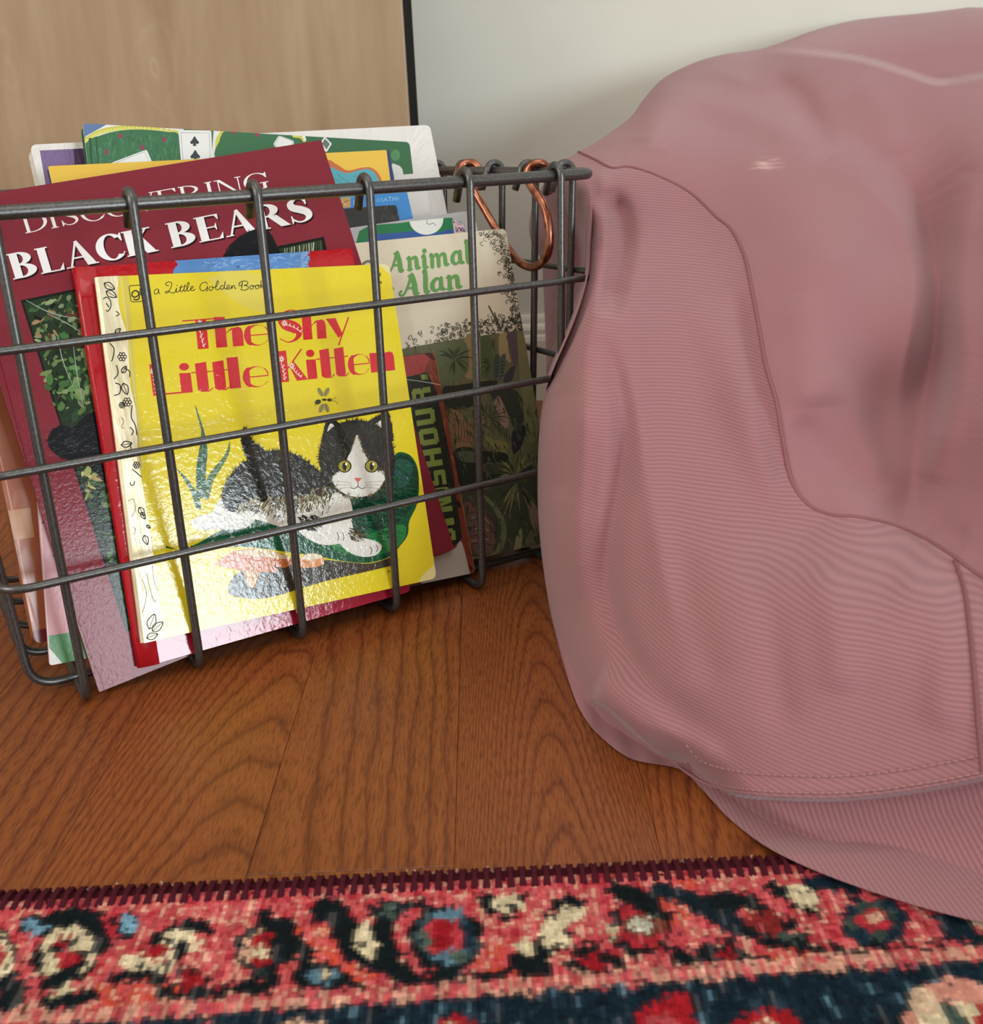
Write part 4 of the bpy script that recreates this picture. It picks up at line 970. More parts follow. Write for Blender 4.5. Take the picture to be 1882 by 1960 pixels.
e8([(390, 520), (480, 510), (600, 520), (640, 600), (660, 760), (580, 810), (540, 700), (430, 600)], rgb(52, 54, 44)); e8([(430, 640), (460, 565), (490, 600), (530, 700), (540, 800), (480, 800)], rgb(142, 112, 98)); fern(400, 740, 26, 40, [rgb(84, 84, 56), rgb(110, 106, 70), rgb(60, 62, 44)]); e8([(340, 850), (420, 900), (530, 930), (525, 1020), (430, 980)], rgb(116, 110, 62))
e8([(570, 850), (650, 790), (680, 830), (640, 960), (580, 1010)], rgb(44, 38, 42))
e8([(110, 1000), (200, 960), (330, 990), (520, 1010), (520, 1080), (360, 1090), (360, 1160), (520, 1180), (520, 1260), (340, 1280), (170, 1290), (130, 1120)], rgb(34, 38, 30)); e8([(130, 1010), (220, 990), (320, 1020), (290, 1080), (170, 1070)], rgb(82, 84, 66)); e8([(360, 1100), (480, 1090), (490, 1160), (380, 1170)], rgb(60, 64, 46))
e8([(170, 1320), (330, 1300), (560, 1230), (760, 1190), (760, 1500), (700, 1640), (560, 1840), (400, 1880), (250, 1880)], rgb(62, 64, 48))
e8([(190, 1400), (290, 1420), (390, 1500), (445, 1650), (420, 1770), (330, 1800), (240, 1760), (220, 1560)], rgb(104, 74, 64))
for i in range(5): A.stroke(mp(d8, [(225 + i * 8, 1480 + i * 60), (320, 1470 + i * 60), (410, 1530 + i * 50)]), 2.2, rgb(74, 50, 44))
for i in range(3): A.stroke(mp(d8, [(250, 1520 + i * 90), (330, 1500 + i * 90), (390, 1560 + i * 60)]), 3.0, rgb(140, 108, 96))
A.stroke(mp(d8, [(330, 1330), (440, 1440), (505, 1600), (470, 1760), (370, 1830), (260, 1830)]), [5, 9, 11, 11, 9, 6], rgb(104, 104, 76)); e8([(610, 1640), (650, 1600), (640, 1750), (580, 1800)], rgb(132, 126, 88)); e8([(700, 1380), (770, 1450), (780, 1620), (720, 1560)], rgb(128, 104, 86))
fern(600, 1190, 20, 46, [rgb(126, 122, 78), rgb(92, 92, 60), rgb(52, 54, 40)], 180, 350, 4); fern(600, 1240, 22, 66, [rgb(122, 118, 76), rgb(84, 86, 56), rgb(48, 50, 38)], 40, 140, 4)
A.fur([c7(300, 650), c7(1180, 560), c7(1380, 1580), c7(760, 1740)], 420, lambda p: 70, 18, 3.5, OLV, 6, .2)
A.finish()

# small silver cover
m_s = printed('silver_foil_cover', 0.22, 220, 0.12, 0.5, wear=0.1)
m_s.node_tree.nodes['Principled BSDF'].inputs['Metallic'].default_value = 0.25
SB = Book('thin_book', 'thin silver-edged book with green landscape and white moon, behind the cream storybook', [(560, 452), (906, 402), (1046, 1036), (690, 1112)], -0.0322, 0.0036, rgb(172, 172, 172), m_s, rad=0.008, ct=0.0008)
SB.curve(mp(d6, [(300, 1080), (780, 985), (1000, 960), (1380, 920), (1425, 960), (1440, 1100), (1440, 1500), (400, 1600)]), rgb(36, 116, 70), n=3)
SB.curve(mp(d6, [(400, 1170), (790, 1100), (1000, 1080), (1240, 1100), (1440, 1080), (1440, 1500), (500, 1600)]), rgb(52, 86, 150), n=3)
SB.poly([d6(905, 965), d6(1310, 925)] + [d6(1105 + 205 * math.cos(math.radians(a)), 935 + 190 * math.sin(math.radians(a))) for a in range(0, 181, 10)], rgb(222, 222, 216))
SB.stroke(mp(d6, [(1120, 950), (1110, 985), (1150, 1000), (1190, 985), (1220, 1020)]), 1.1, rgb(90, 92, 88))
SB.poly(mp(d6, [(1418, 945), (1470, 935), (1480, 1000), (1565, 995), (1582, 1090), (1440, 1110)]), rgb(208, 178, 184)); SB.stroke(mp(d6, [(1418, 945), (1470, 935), (1482, 1002), (1562, 996), (1584, 1086)]), .9, rgb(120, 106, 112), sm=0)
IN2 = rgb(70, 56, 80)
SB.stroke(mp(d6, [(1462, 1050), (1468, 1092)]), 2, IN2); SB.ell(*d6(1460, 1036), 1.2, 1.2, IN2); SB.stroke(mp(d6, [(1486, 1092), (1482, 1052), (1500, 1044), (1514, 1056), (1518, 1086)]), 1.8, IN2)
SB.stroke(mp(d6, [(1556, 1050), (1534, 1046), (1528, 1068), (1546, 1080), (1558, 1062), (1562, 1100), (1536, 1112)]), 1.8, IN2); SB.ell(*d6(1437, 972), 1.6, 2, IN2)
SB.stroke(mp(d6, [(1498, 966), (1514, 964)]), .8, IN2); SB.stroke(mp(d6, [(1506, 966), (1508, 982)]), .8, IN2); SB.stroke(mp(d6, [(1518, 980), (1518, 966), (1525, 974), (1532, 964), (1534, 980)]), .8, IN2, sm=0)
SB.finish()

# pink cover with a green foot, at the left
m_p = printed('pink_laminate', 0.32, 260, 0.2, 0.45, wear=0.1)
PK = Book('exercise_book', 'dusty pink book with green strip along its foot, leftmost behind the maroon paperback', [(60, 800), (250, 770), (285, 1237), (95, 1274)], -0.0220, 0.0034, rgb(196, 142, 146), m_p, rad=0.0015, ct=0.0008)
PK.poly([(85, 1218), (460, 1160), (460, 1210), (90, 1278)], rgb(70, 128, 74)); PK.poly([(60, 800), (72, 955), (110, 1070), (140, 1060), (110, 800)], rgb(150, 132, 140))
PK.stroke([(79, 1001), (88, 999)], 2, INK, sm=0); PK.poly([(100, 1064), (106, 1060), (109, 1069)], INK); PK.stroke([(124, 1131), (127, 1126)], 2, INK, sm=0)
PK.poly([(94, 1240), (120, 1270), (94, 1276)], rgb(206, 206, 196)); PK.stroke([(76, 970), (84, 1100), (92, 1220), (96, 1272)], 2, rgb(216, 180, 180))
PK.finish()

# black cover
m_k = printed('black_board', 0.4, 200, 0.25, 0.4, wear=0.5)
K = Book('plain_book', 'charcoal black book behind the maroon paperback\'s right edge', from_top((540, 408), (759, 392), -0.0411), -0.0411, 0.0045, rgb(44, 44, 44), m_k, rad=0.002, ct=0.0015)
K.fur([(715, 398), (759, 392), (768, 470), (730, 470)], 40, lambda p: 84, 26, 3, [rgb(74, 68, 60), rgb(58, 54, 48), rgb(34, 34, 34)], 3, .1); K.stroke([(722, 440), (727, 452), (724, 462)], 1.4, rgb(104, 94, 78)); K.backc = K.base
K.finish()

# blue cover with pale lettering
m_b = printed('blue_gloss_laminate', 0.16, 240, 0.12, 0.5)
BL = Book('glossy_book', 'bright blue glossy book with pale lettering, between the black book and the yellow one behind', from_top((520, 394), (779, 366), -0.0462), -0.0462, 0.0045, rgb(60, 134, 200), m_b, rad=0.001, ct=0.0006)
BL.poly(mp(c2, [(900, 690), (1062, 690), (1062, 770), (900, 790)]), rgb(198, 156, 92)); BL.stroke(mp(c2, [(990, 760), (1020, 730), (1050, 720)]), 2, rgb(140, 100, 56)); BL.stroke(mp(c2, [(1000, 730), (1030, 755)]), 1.4, rgb(226, 192, 130))
LT = rgb(150, 196, 232)
BL.text(roman, 'ES', c2(1083, 757), c2(1145, 749), V2(-2, -28), V2(-2, -28), LT, T=.12, t=.05)
for pts in ([(1262, 733), (1270, 700), (1282, 728), (1294, 698), (1304, 730)], [(1312, 730), (1326, 696), (1340, 727)], [(1317, 716), (1334, 714)], [(1344, 696), (1372, 693)], [(1358, 695), (1360, 725)], [(1380, 693), (1382, 723)], [(1402, 691), (1404, 721)], [(1382, 708), (1402, 706)], [(1418, 690), (1420, 720)]): BL.stroke(mp(c2, pts), 1.2, LT, sm=0)
BL.finish()

# yellow book with a teal pool, navy back
m_y2 = printed('yellow_gloss_laminate', 0.16, 120, 0.14, 0.5)
YB = Book('large_picture_book', 'wide yellow glossy book with a teal blob outlined orange, behind the maroon paperback', from_top((92, 318), (744, 287), -0.0514), -0.0514, 0.006, rgb(226, 186, 72), m_y2, rad=0.001, ct=0.0012)
YB.curve(mp(c2, [(700, 520), (880, 420), (960, 450), (1040, 495), (1140, 475), (1220, 475), (1280, 530), (1300, 620), (1300, 900), (700, 900)]), rgb(190, 104, 62))
YB.curve(mp(c2, [(700, 560), (880, 470), (960, 490), (1040, 515), (1140, 490), (1210, 488), (1262, 540), (1282, 620), (1280, 900), (700, 900)]), rgb(84, 164, 176))
for pts in ([(960, 520), (1010, 560), (1060, 590)], [(940, 560), (990, 580)], [(1080, 540), (1180, 530)], [(1100, 565), (1200, 556)]): YB.stroke(mp(c2, pts), 1.0, rgb(56, 120, 140))
YB.poly([(739, 280), (746, 280), (760, 380), (752, 380)], rgb(44, 56, 110)); YB.backc = rgb(40, 52, 110)
YB.finish()

# plain white rounded book
m_w = printed('white_board', 0.5, 200, 0.12, 0.35)
WB = Book('white_book', 'plain white book whose blank corner stands up left of the copper handle', from_top((560, 352), (809, 331), -0.0578), -0.0578, 0.0085, rgb(214, 211, 206), m_w, rad=0.004, ct=0.0015)
WB.stroke([(757, 331), (765, 380), (775, 440)], 1.0, rgb(196, 194, 190)); WB.backc = WB.base; WB.finish()

# green book with playing cards
m_g = printed('green_soft_cover', 0.3, 160, 0.12, 0.45, wear=0.14)
GBK = Book('card_game_book', 'bottle green book showing playing cards and yellow lace, standing tallest at the back', from_top((158, 236), (784, 272), -0.0667), -0.0667, 0.008, rgb(52, 100, 66), m_g, rad=0.003, ct=0.001)
def g1(pts, col, n=4): GBK.curve(mp(c1, pts), col, n=n)
GBK.poly([(158, 236), (205, 236), (190, 258), (162, 262)], rgb(92, 118, 160)); GBK.poly([c1(800, 150), c1(960, 148), c1(1380, 185), c1(1350, 260), c1(1000, 190), c1(820, 210), c1(660, 280), c1(640, 240)], rgb(222, 222, 216))
def lace(fn, pts, r_):
    P = mp(fn, pts); Q = cat(P, 5)
    for k, (x, y) in enumerate(Q): GBK.ell(x, y, r_, r_ * 1.1, rgb(196, 190, 74), n=12); GBK.ell(x, y + 1.2, r_ * .6, r_ * .7, rgb(214, 210, 110), n=10)
lace(c1, [(640, 270), (740, 210), (860, 182), (1000, 172), (1150, 180), (1330, 215)], 4.6)
GBK.curve(mp(c1, [(650, 290), (760, 230), (900, 196), (1060, 188), (1250, 205), (1350, 240), (1380, 500), (640, 500)]), rgb(56, 108, 72))
GBK.fur(mp(c1, [(660, 290), (900, 205), (1340, 240), (1360, 480), (650, 480)]), 160, lambda p: 80, 14, 4, [rgb(62, 118, 80), rgb(48, 96, 62), rgb(70, 126, 88)], 3, .1)
for x, y in ((903, 236), (1233, 262), (1066, 322), (800, 358)): GBK.ell(*c1(x, y), 4, 5, rgb(140, 56, 78))
def card(pts):
    GBK.poly([(v.x, v.y) for v in fillet([(a, b, 0) for a, b in pts], 4, 4, True)], rgb(226, 226, 222)); c0 = (sum(p[0] for p in pts) / 4, sum(p[1] for p in pts) / 4)
    ip = [(c0[0] + (a - c0[0]) * .86, c0[1] + (b - c0[1]) * .9) for a, b in pts]; GBK.stroke(ip + [ip[0]], .9, rgb(130, 134, 134), sm=0)
card(mp(c1, [(1338, 192), (1586, 196), (1600, 560), (1370, 560)])); card(mp(c1, [(830, 440), (1100, 338), (1180, 520), (900, 620)]))
def spade(x, y, s):
    SPD = rgb(52, 58, 60)
    GBK.curve([(x, y - s), (x + s * .45, y - s * .35), (x + s * .85, y + .15 * s), (x + s * .55, y + s * .5), (x + s * .1, y + s * .3), (x - s * .1, y + s * .3), (x - s * .55, y + s * .5), (x - s * .85, y + .15 * s), (x - s * .45, y - s * .35)], SPD)
    GBK.poly([(x - s * .12, y), (x + s * .12, y), (x + s * .35, y + s * .85), (x - s * .35, y + s * .85)], SPD)
spade(*c1(1460, 278), 10); spade(*c1(1465, 385), 11)
lace(c2, [(110, 190), (70, 240), (60, 330), (60, 420)], 4.6); GBK.poly(mp(c2, [(35, 190), (95, 186), (50, 260), (40, 420), (20, 420)]), rgb(222, 222, 216)); GBK.curve(mp(c2, [(90, 250), (130, 200), (300, 190), (640, 230), (650, 420), (80, 420)]), rgb(54, 106, 70))
for x, y in ((185, 207), (362, 225)): GBK.ell(*c2(x, y), 4.2, 4.6, rgb(140, 56, 84))
card(mp(c2, [(480, 300), (525, 232), (640, 275), (600, 420)])); lace(c2, [(640, 232), (690, 240), (715, 265)], 4.0); GBK.poly(mp(c2, [(690, 228), (720, 232), (732, 270), (715, 270)]), rgb(222, 222, 216))
GBK.poly(mp(c2, [(835, 290), (868, 240), (922, 295), (885, 355), (850, 350)]), rgb(222, 222, 216)); GBK.poly(mp(c2, [(848, 292), (870, 256), (908, 296), (882, 338)]), rgb(96, 112, 104)); GBK.ell(*c2(1400, 380), 9, 11, rgb(78, 130, 84)); GBK.curve(mp(c2, [(1370, 470), (1400, 450), (1455, 500), (1455, 700), (1380, 700)]), rgb(206, 206, 202))
GBK.stroke([(156, 240), (160, 280), (166, 330)], 5, rgb(206, 130, 128)); GBK.stroke([(172, 264), (176, 320)], 4, rgb(34, 78, 48)); GBK.stroke([(184, 262), (188, 320)], 3, rgb(40, 84, 54))
GBK.finish()

# thick orange book wrapped in clear film
m_o = printed('orange_cloth_under_film', 0.2, 90, 0.6, 0.5, stretch=(.5, .12, 1), wear=0.25)
OB = Book('thick_book', 'thick orange-brown film-wrapped book with a pale label, leftmost in the basket', [(-96, 436), (70, 411), (234, 1195), (68, 1232)], -0.0405, 0.02, rgb(168, 96, 66), m_o, rad=0.003, ct=0.002)
OB.poly([(12, 978), (58, 972), (66, 1028), (24, 1034)], rgb(198, 150, 112)); OB.poly([(50, 1210), (100, 1200), (110, 1235), (60, 1240)], rgb(116, 40, 50)); OB.stroke([(-20, 800), (20, 960), (62, 1190)], 3, rgb(212, 148, 116))
OB.finish()

# big white-bordered book with a purple panel, in crinkled clear film
def film_nodes(nt, b):
    at = N(nt, 'ShaderNodeAttribute', attribute_name='paint'); L(nt, at.outputs['Color'], b.inputs['Base Color'])
    n = N(nt, 'ShaderNodeTexNoise', i_Scale=45.0, i_Detail=4.0, i_Roughness=0.6, i_Distortion=1.5); L(nt, objco(nt, (1, .5, 1)), n.inputs['Vector']); bump(nt, b, n.outputs[0], 0.7, 0.003)
m_f = mat('film_covered_board', rough=0.18, build=film_nodes)
PB = Book('library_book', 'large white-bordered book with purple panel in crinkled clear film, rearmost of the books', from_top((57, 277), (823, 239), -0.0850, .013, -.012), -0.0850, 0.014, rgb(226, 222, 216), m_f, rad=0.004, ct=0.002)
q = [(76, 288), (500, 268), (600, 920), (190, 950)]; PB.poly(q, rgb(120, 98, 140))
PB.poly([(140, 285), (158, 284), (170, 340), (145, 340)], rgb(86, 66, 98)); PB.stroke([(57, 280), (70, 360)], 2, rgb(222, 206, 180)); PB.backc = PB.base
PB.finish()
# ------------------------------------------------------------------ printed rug with a serged edge
RZ = 0.0045                                       # pile height
ea, eb = on_floor((0, 1710), RZ * .6), on_floor((1500, 1641), RZ * .6)
ex = (eb - ea).normalized(); ey = Vector((ex.y, -ex.x, 0))            # along the edge; into the rug (towards the viewer)
def rug_xy(q):
    d = on_floor(q, RZ) - ea; return (d.dot(ex), d.dot(ey))
CS = 0.00155
NX, NY = 900, 230
X0 = -0.52; BW = 0.0100                           # binding width
xs = X0 + (np.arange(NX) + .5) * CS; ys = (np.arange(NY) + .5) * CS
GX, GY = np.meshgrid(xs, ys)
rg = np.random.default_rng(4)
# woven jitter of the print, longer along the pile rows
jx = np.repeat(rg.normal(0, .0009, (NY // 2 + 1, NX)), 2, 0)[:NY]; jy = rg.normal(0, .0011, (NY, NX))
PXX, PYY = GX + jx, GY + jy
col = np.zeros((NY, NX, 3)); 
def lin(c): return np.array(rgb(*c))
PINK, ROSE, REDD, NAVY, INKN, CREAM, SAGE, SKY, MAR = [lin(c) for c in ((200, 92, 98), (176, 54, 66), (156, 34, 44), (24, 44, 56), (24, 34, 38), (214, 200, 168), (86, 104, 96), (128, 168, 188), (92, 26, 40))]
u = rg.random((NY, NX)); ust = np.repeat(rg.random((NY // 3 + 1, NX)), 3, 0)[:NY]
m1 = (ust * .6 + u * .4)[..., None]
col[:] = np.where(m1 < .30, ROSE, np.where(m1 < .58, PINK * .8 + ROSE * .2, np.where(m1 < .74, PINK * .9 + CREAM * .1, PINK * .45 + CREAM * .55)))
def guard(px):
    d = rug_xy(px); return d
ga, gb = rug_xy((0, 1932)), rug_xy((1882, 1800))
gl = lambda x: ga[1] + (gb[1] - ga[1]) * (x - ga[0]) / (gb[0] - ga[0])
GLY = gl(np.clip(PXX, -0.4, 0.75))
def paint(mask, c, var=.12):
    k = 1 + rg.normal(0, var, mask.shape)[..., None]
    col[:] = np.where(mask[..., None], np.clip(c * k, 0, 1), col)
def el(cx, cy, rx, ry, rot=0):
    """ellipse measured in the photo, laid on the rug"""
    c = np.array(rug_xy((cx, cy))); a = np.array(rug_xy((cx + rx * math.cos(math.radians(rot)), cy + rx * math.sin(math.radians(rot))))) - c
    b = np.array(rug_xy((cx - ry * math.sin(math.radians(rot)), cy + ry * math.cos(math.radians(rot))))) - c
    Mi = np.linalg.inv(np.array([[a[0], b[0]], [a[1], b[1]]]))
    dx, dy = PXX - c[0], PYY - c[1]
    p_, q_ = Mi[0, 0] * dx + Mi[0, 1] * dy, Mi[1, 0] * dx + Mi[1, 1] * dy
    return p_ * p_ + q_ * q_ < 1
def line(pts, w_px):
    P = [np.array(rug_xy(p)) for p in cat(pts, 4)]; m = np.zeros((NY, NX), bool); w_ = w_px * .4 / FPX
    for a, b in zip(P, P[1:]):
        d = b - a; L2 = d @ d + 1e-12
        t = np.clip(((PXX - a[0]) * d[0] + (PYY - a[1]) * d[1]) / L2, 0, 1)
        m |= (PXX - a[0] - t * d[0]) ** 2 + ((PYY - a[1] - t * d[1]) * .75) ** 2 < w_ * w_
    return m
# orange patches
for q in ((600, 1790, 60, 40), (660, 1840, 60, 50), (240, 1880, 60, 30), (960, 1820, 50, 40), (1290, 1700, 40, 50), (1520, 1820, 70, 30), (300, 1870, 50, 40)):
    paint(el(*q) & (u < .55), lin((198, 84, 66)), .2)
def ring(cx, cy, rx, ry, c_out, c_in, w_=.62, rot=0):
    paint(el(cx, cy, rx, ry, rot), c_out); paint(el(cx, cy, rx * w_, ry * w_, rot), c_in)
def dots(pts, r_, c):
    for x, y in pts: paint(el(x, y, r_, r_ * .9), c)
# left part of the border
ring(0, 1810, 44, 62, INKN, CREAM, .75); paint(el(0, 1805, 18, 30), ROSE); paint(el(30, 1880, 36, 40), INKN); paint(el(40, 1860, 10, 30), INKN)
paint(el(85, 1752, 38, 22), INKN); paint(el(82, 1750, 26, 14), SKY * .8); paint(line([(110, 1735), (150, 1730), (190, 1740)], 16), INKN)
ring(140, 1800, 62, 58, INKN, CREAM, .84, -30); paint(el(142, 1800, 32, 30), REDD); paint(el(142, 1798, 11, 9), SAGE); paint(el(110, 1830, 16, 24), CREAM); paint(el(176, 1785, 26, 20), CREAM); dots([(150, 1780), (168, 1806), (118, 1796)], 9, INKN); paint(el(140, 1806, 15, 14), ROSE)
paint(el(85, 1820, 12, 30), INKN); paint(line([(195, 1745), (200, 1775), (205, 1795)], 14), INKN); paint(el(225, 1750, 16, 22), ROSE)
paint(el(252, 1750, 26, 26), INKN); paint(el(256, 1748, 14, 18), SKY); paint(line([(100, 1860), (120, 1850), (150, 1840)], 14), INKN); paint(el(135, 1875, 20, 14), CREAM); paint(line([(100, 1890), (150, 1895), (180, 1880)], 14), INKN)
paint(line([(340, 1760), (375, 1752), (400, 1758)], 13), INKN); paint(el(350, 1780, 42, 22, 20), CREAM); paint(line([(310, 1776), (325, 1768)], 14), INKN); paint(el(305, 1802, 34, 14), REDD); paint(el(275, 1822, 30, 20), CREAM); paint(el(318, 1830, 24, 14), CREAM); paint(line([(230, 1850), (270, 1842), (310, 1848)], 13), INKN); paint(line([(330, 1820), (345, 1805), (352, 1795)], 12), INKN); paint(el(336, 1812, 8, 16), CREAM)
paint(el(326, 1872, 19, 22), INKN); paint(el(372, 1858, 26, 20), REDD); dots([(352, 1838), (384, 1830), (402, 1858)], 11, INKN); paint(line([(350, 1880), (420, 1872), (480, 1868), (520, 1870)], 10), INKN); paint(el(500, 1858, 24, 14), INKN)
ring(505, 1796, 52, 46, INKN * 1.4 + SAGE * .2, CREAM * .6 + ROSE * .4, .78); paint(el(510, 1780, 28, 14), REDD); paint(el(508, 1800, 22, 12), CREAM); paint(el(502, 1818, 18, 10), REDD); dots([(470, 1790), (462, 1810), (480, 1765), (540, 1830)], 9, INKN); paint(line([(510, 1735), (525, 1750), (545, 1765), (560, 1800)], 16), INKN)
paint(line([(555, 1750), (575, 1790), (590, 1800)], 14), INKN); paint(line([(530, 1860), (532, 1800), (536, 1770)], 10), INKN)
# centre
tri = el(625, 1850, 62, 34, 20); paint(tri, INKN); paint(el(622, 1850, 30, 20), SKY * .55); paint(el(622, 1842, 14, 10), CREAM * .9); paint(line([(580, 1868), (640, 1872), (695, 1872)], 14), INKN)
paint(line([(625, 1722), (650, 1740), (670, 1762), (690, 1800)], 26), INKN); paint(el(712, 1785, 24, 44, -18), CREAM); paint(line([(735, 1752), (745, 1790), (755, 1815), (775, 1840)], 18), INKN); paint(el(765, 1836, 20, 22), INKN); paint(line([(710, 1825), (740, 1828)], 14), INKN); dots([(698, 1812), (720, 1756), (748, 1750)], 10, INKN)
paint(el(745, 1722, 36, 18), INKN * 1.6); paint(el(748, 1724, 16, 12), SAGE * .9); paint(el(805, 1712, 30, 10), INKN)
ring(853, 1775, 72, 66, INKN, NAVY * 1.6 + SAGE * .25, .86); paint(el(850, 1768, 36, 44), ROSE * .6 + PINK * .4); paint(el(850, 1766, 20, 36), REDD); paint(el(812, 1778, 12, 26), SAGE); paint(el(895, 1768, 12, 30), NAVY * 1.3); paint(el(860, 1730, 30, 10), SKY * .6); paint(el(862, 1808, 28, 14), SKY * .6); paint(el(880, 1812, 18, 10), SAGE); paint(line([(800, 1800), (830, 1825), (862, 1840)], 12), INKN)
paint(line([(865, 1855), (905, 1862), (955, 1858)], 20), INKN); paint(line([(795, 1858), (830, 1856)], 14), INKN)
paint(line([(930, 1702), (945, 1715), (965, 1728)], 18), INKN); paint(el(974, 1708, 30, 18), CREAM); dots([(984, 1722), (1000, 1700)], 10, INKN)
paint(el(1092, 1722, 24, 22), CREAM); paint(el(1060, 1765, 34, 34, -40), CREAM); paint(el(1012, 1800, 30, 22), CREAM); dots([(1066, 1715), (1048, 1730), (1086, 1765), (1072, 1790), (1085, 1700), (1105, 1710)], 12, INKN); paint(line([(985, 1815), (1010, 1828), (1035, 1825)], 18), INKN); paint(line([(1030, 1785), (1038, 1810)], 12), INKN); dots([(975, 1835), (1040, 1822)], 14, INKN)
paint(el(1128, 1822, 30, 24), REDD); dots([(1090, 1828), (1110, 1800), (1132, 1790), (1160, 1810), (1180, 1826), (1118, 1845)], 15, INKN); paint(line([(1100, 1840), (1150, 1846), (1180, 1835)], 12), INKN)
ring(1222, 1752, 62, 52, INKN, ROSE, .8); paint(el(1224, 1748, 40, 22), lin((120, 60, 44))); paint(el(1224, 1750, 24, 14), CREAM * .7 + SKY * .3); paint(el(1168, 1755, 16, 20), CREAM * .8); dots([(1180, 1740), (1190, 1785), (1250, 1720), (1262, 1790), (1200, 1800)], 12, INKN)
paint(line([(1185, 1690), (1215, 1698), (1240, 1715)], 22), INKN)
# right part
paint(line([(1265, 1685), (1310, 1700), (1345, 1722), (1380, 1735), (1400, 1755)], 22), INKN * .6 + NAVY * .6); paint(line([(1360, 1705), (1420, 1705), (1445, 1712)], 16), INKN); paint(el(1460, 1748, 44, 26), lin((140, 50, 50))); dots([(1490, 1740), (1498, 1756), (1515, 1752), (1425, 1765), (1440, 1772), (1530, 1770), (1545, 1788)], 12, INKN); paint(el(1492, 1776, 34, 13), SAGE * .7); paint(line([(1455, 1778), (1520, 1790), (1555, 1795)], 11), INKN)
paint(line([(1300, 1812), (1345, 1822), (1400, 1828), (1440, 1822)], 20), INKN); dots([(1350, 1785), (1390, 1785), (1405, 1800), (1370, 1800), (1430, 1815)], 15, INKN); paint(el(1385, 1806, 20, 12), REDD)
paint(line([(1475, 1680), (1520, 1700), (1545, 1720)], 16), INKN); paint(el(1525, 1695, 40, 18, 30), CREAM); paint(line([(1540, 1676), (1590, 1672), (1620, 1680)], 16), NAVY); dots([(1512, 1715), (1490, 1690)], 10, INKN)
ring(1665, 1742, 66, 50, NAVY, INKN * .8 + SAGE * .5, .84); paint(el(1660, 1740, 30, 22), ROSE); paint(el(1662, 1736, 14, 10), CREAM * .6 + PINK * .4); dots([(1620, 1720), (1700, 1768), (1640, 1770), (1710, 1740), (1690, 1712)], 13, NAVY * 1.5)
paint(el(1588, 1800, 18, 22), INKN); paint(line([(1640, 1812), (1660, 1800), (1672, 1790)], 16), INKN); dots([(1725, 1795), (1750, 1800), (1778, 1788), (1800, 1770)], 14, INKN); paint(line([(1810, 1750), (1850, 1762), (1890, 1768)], 26), NAVY)
# the border repeats along the rug beyond the stretch measured
xa_, xb_ = rug_xy((20, 1850))[0], rug_xy((1640, 1750))[0]
ja, jb = int((xa_ - X0) / CS), int((xb_ - X0) / CS)
wrap = np.array([j if ja <= j < jb else ja + (j - ja) % (jb - ja) for j in range(NX)])
jmax = int((rug_xy((1882, 1800))[0] - X0) / CS)
wrap = np.array([j if j <= jmax and j >= ja - 12 else w__ for j, w__ in enumerate(wrap)])
col = col[:, wrap, :].copy()
# guard stripe and dark field
gz = np.abs(PYY - GLY)
paint(gz < .0036, PINK * .5 + CREAM * .5, .15); paint((gz < .0036) & (ust > .55), PINK * .9, .2)
fld = PYY > GLY + .003
paint(fld, NAVY, .25); paint(fld & (ust > .82), NAVY * 1.7 + .01, .2); paint(fld & (ust > .965), SKY * .45, .2)
def flower(x, y, r_, c1_, c2_, c3_):
    paint(el(x, y, r_, r_ * .85) & fld, c1_); paint(el(x, y + r_ * .15, r_ * .66, r_ * .55) & fld, c2_); paint(el(x, y + r_ * .2, r_ * .3, r_ * .26) & fld, c3_)
flower(572, 1966, 46, CREAM * .7 + PINK * .3, REDD, INKN); flower(876, 1955, 42, REDD * 1.1, CREAM * .7 + SAGE * .3, SAGE); flower(1268, 1940, 60, REDD * 1.15, PINK * .8, REDD); paint(el(1290, 1895, 26, 20) & fld, REDD * 1.2); flower(1462, 1962, 72, REDD * 1.15, CREAM, CREAM * .9); flower(1815, 1925, 96, PINK * .6 + CREAM * .4, CREAM, INKN); paint(el(1755, 1890, 22, 30, -30) & fld, CREAM * .8 + PINK * .2); paint(el(1815, 1925, 14, 40, -35) & fld, SAGE * .8); flower(415, 1966, 30, PINK, CREAM, REDD); paint(el(1875, 1925, 26, 30) & fld, REDD * 1.1)
for k in range(46):
    x, y = rg.uniform(X0, X0 + NX * CS), rg.uniform(.10, .34); r_ = rg.uniform(.008, .02)
    d2 = (PXX - x) ** 2 + (PYY - y) ** 2
    paint((d2 < r_ * r_), [REDD * 1.1, CREAM, PINK][k % 3]); paint(d2 < (r_ * .6) ** 2, [CREAM, REDD, NAVY * 1.5][k % 3]); paint(d2 < (r_ * .25) ** 2, INKN)
stk = np.repeat(rg.normal(0, 1, (NY // 5 + 1, NX)), 5, 0)[:NY]; stk = .6 * stk + .4 * rg.normal(0, 1, (1, NX))
col *= (.84 + .30 * u + .13 * stk)[..., None]
col += np.where(stk > 1.15, .07, 0)[..., None] * np.array([1.0, .85, .8])
col = np.clip(col, 0, 1) ** 1.16 * .97
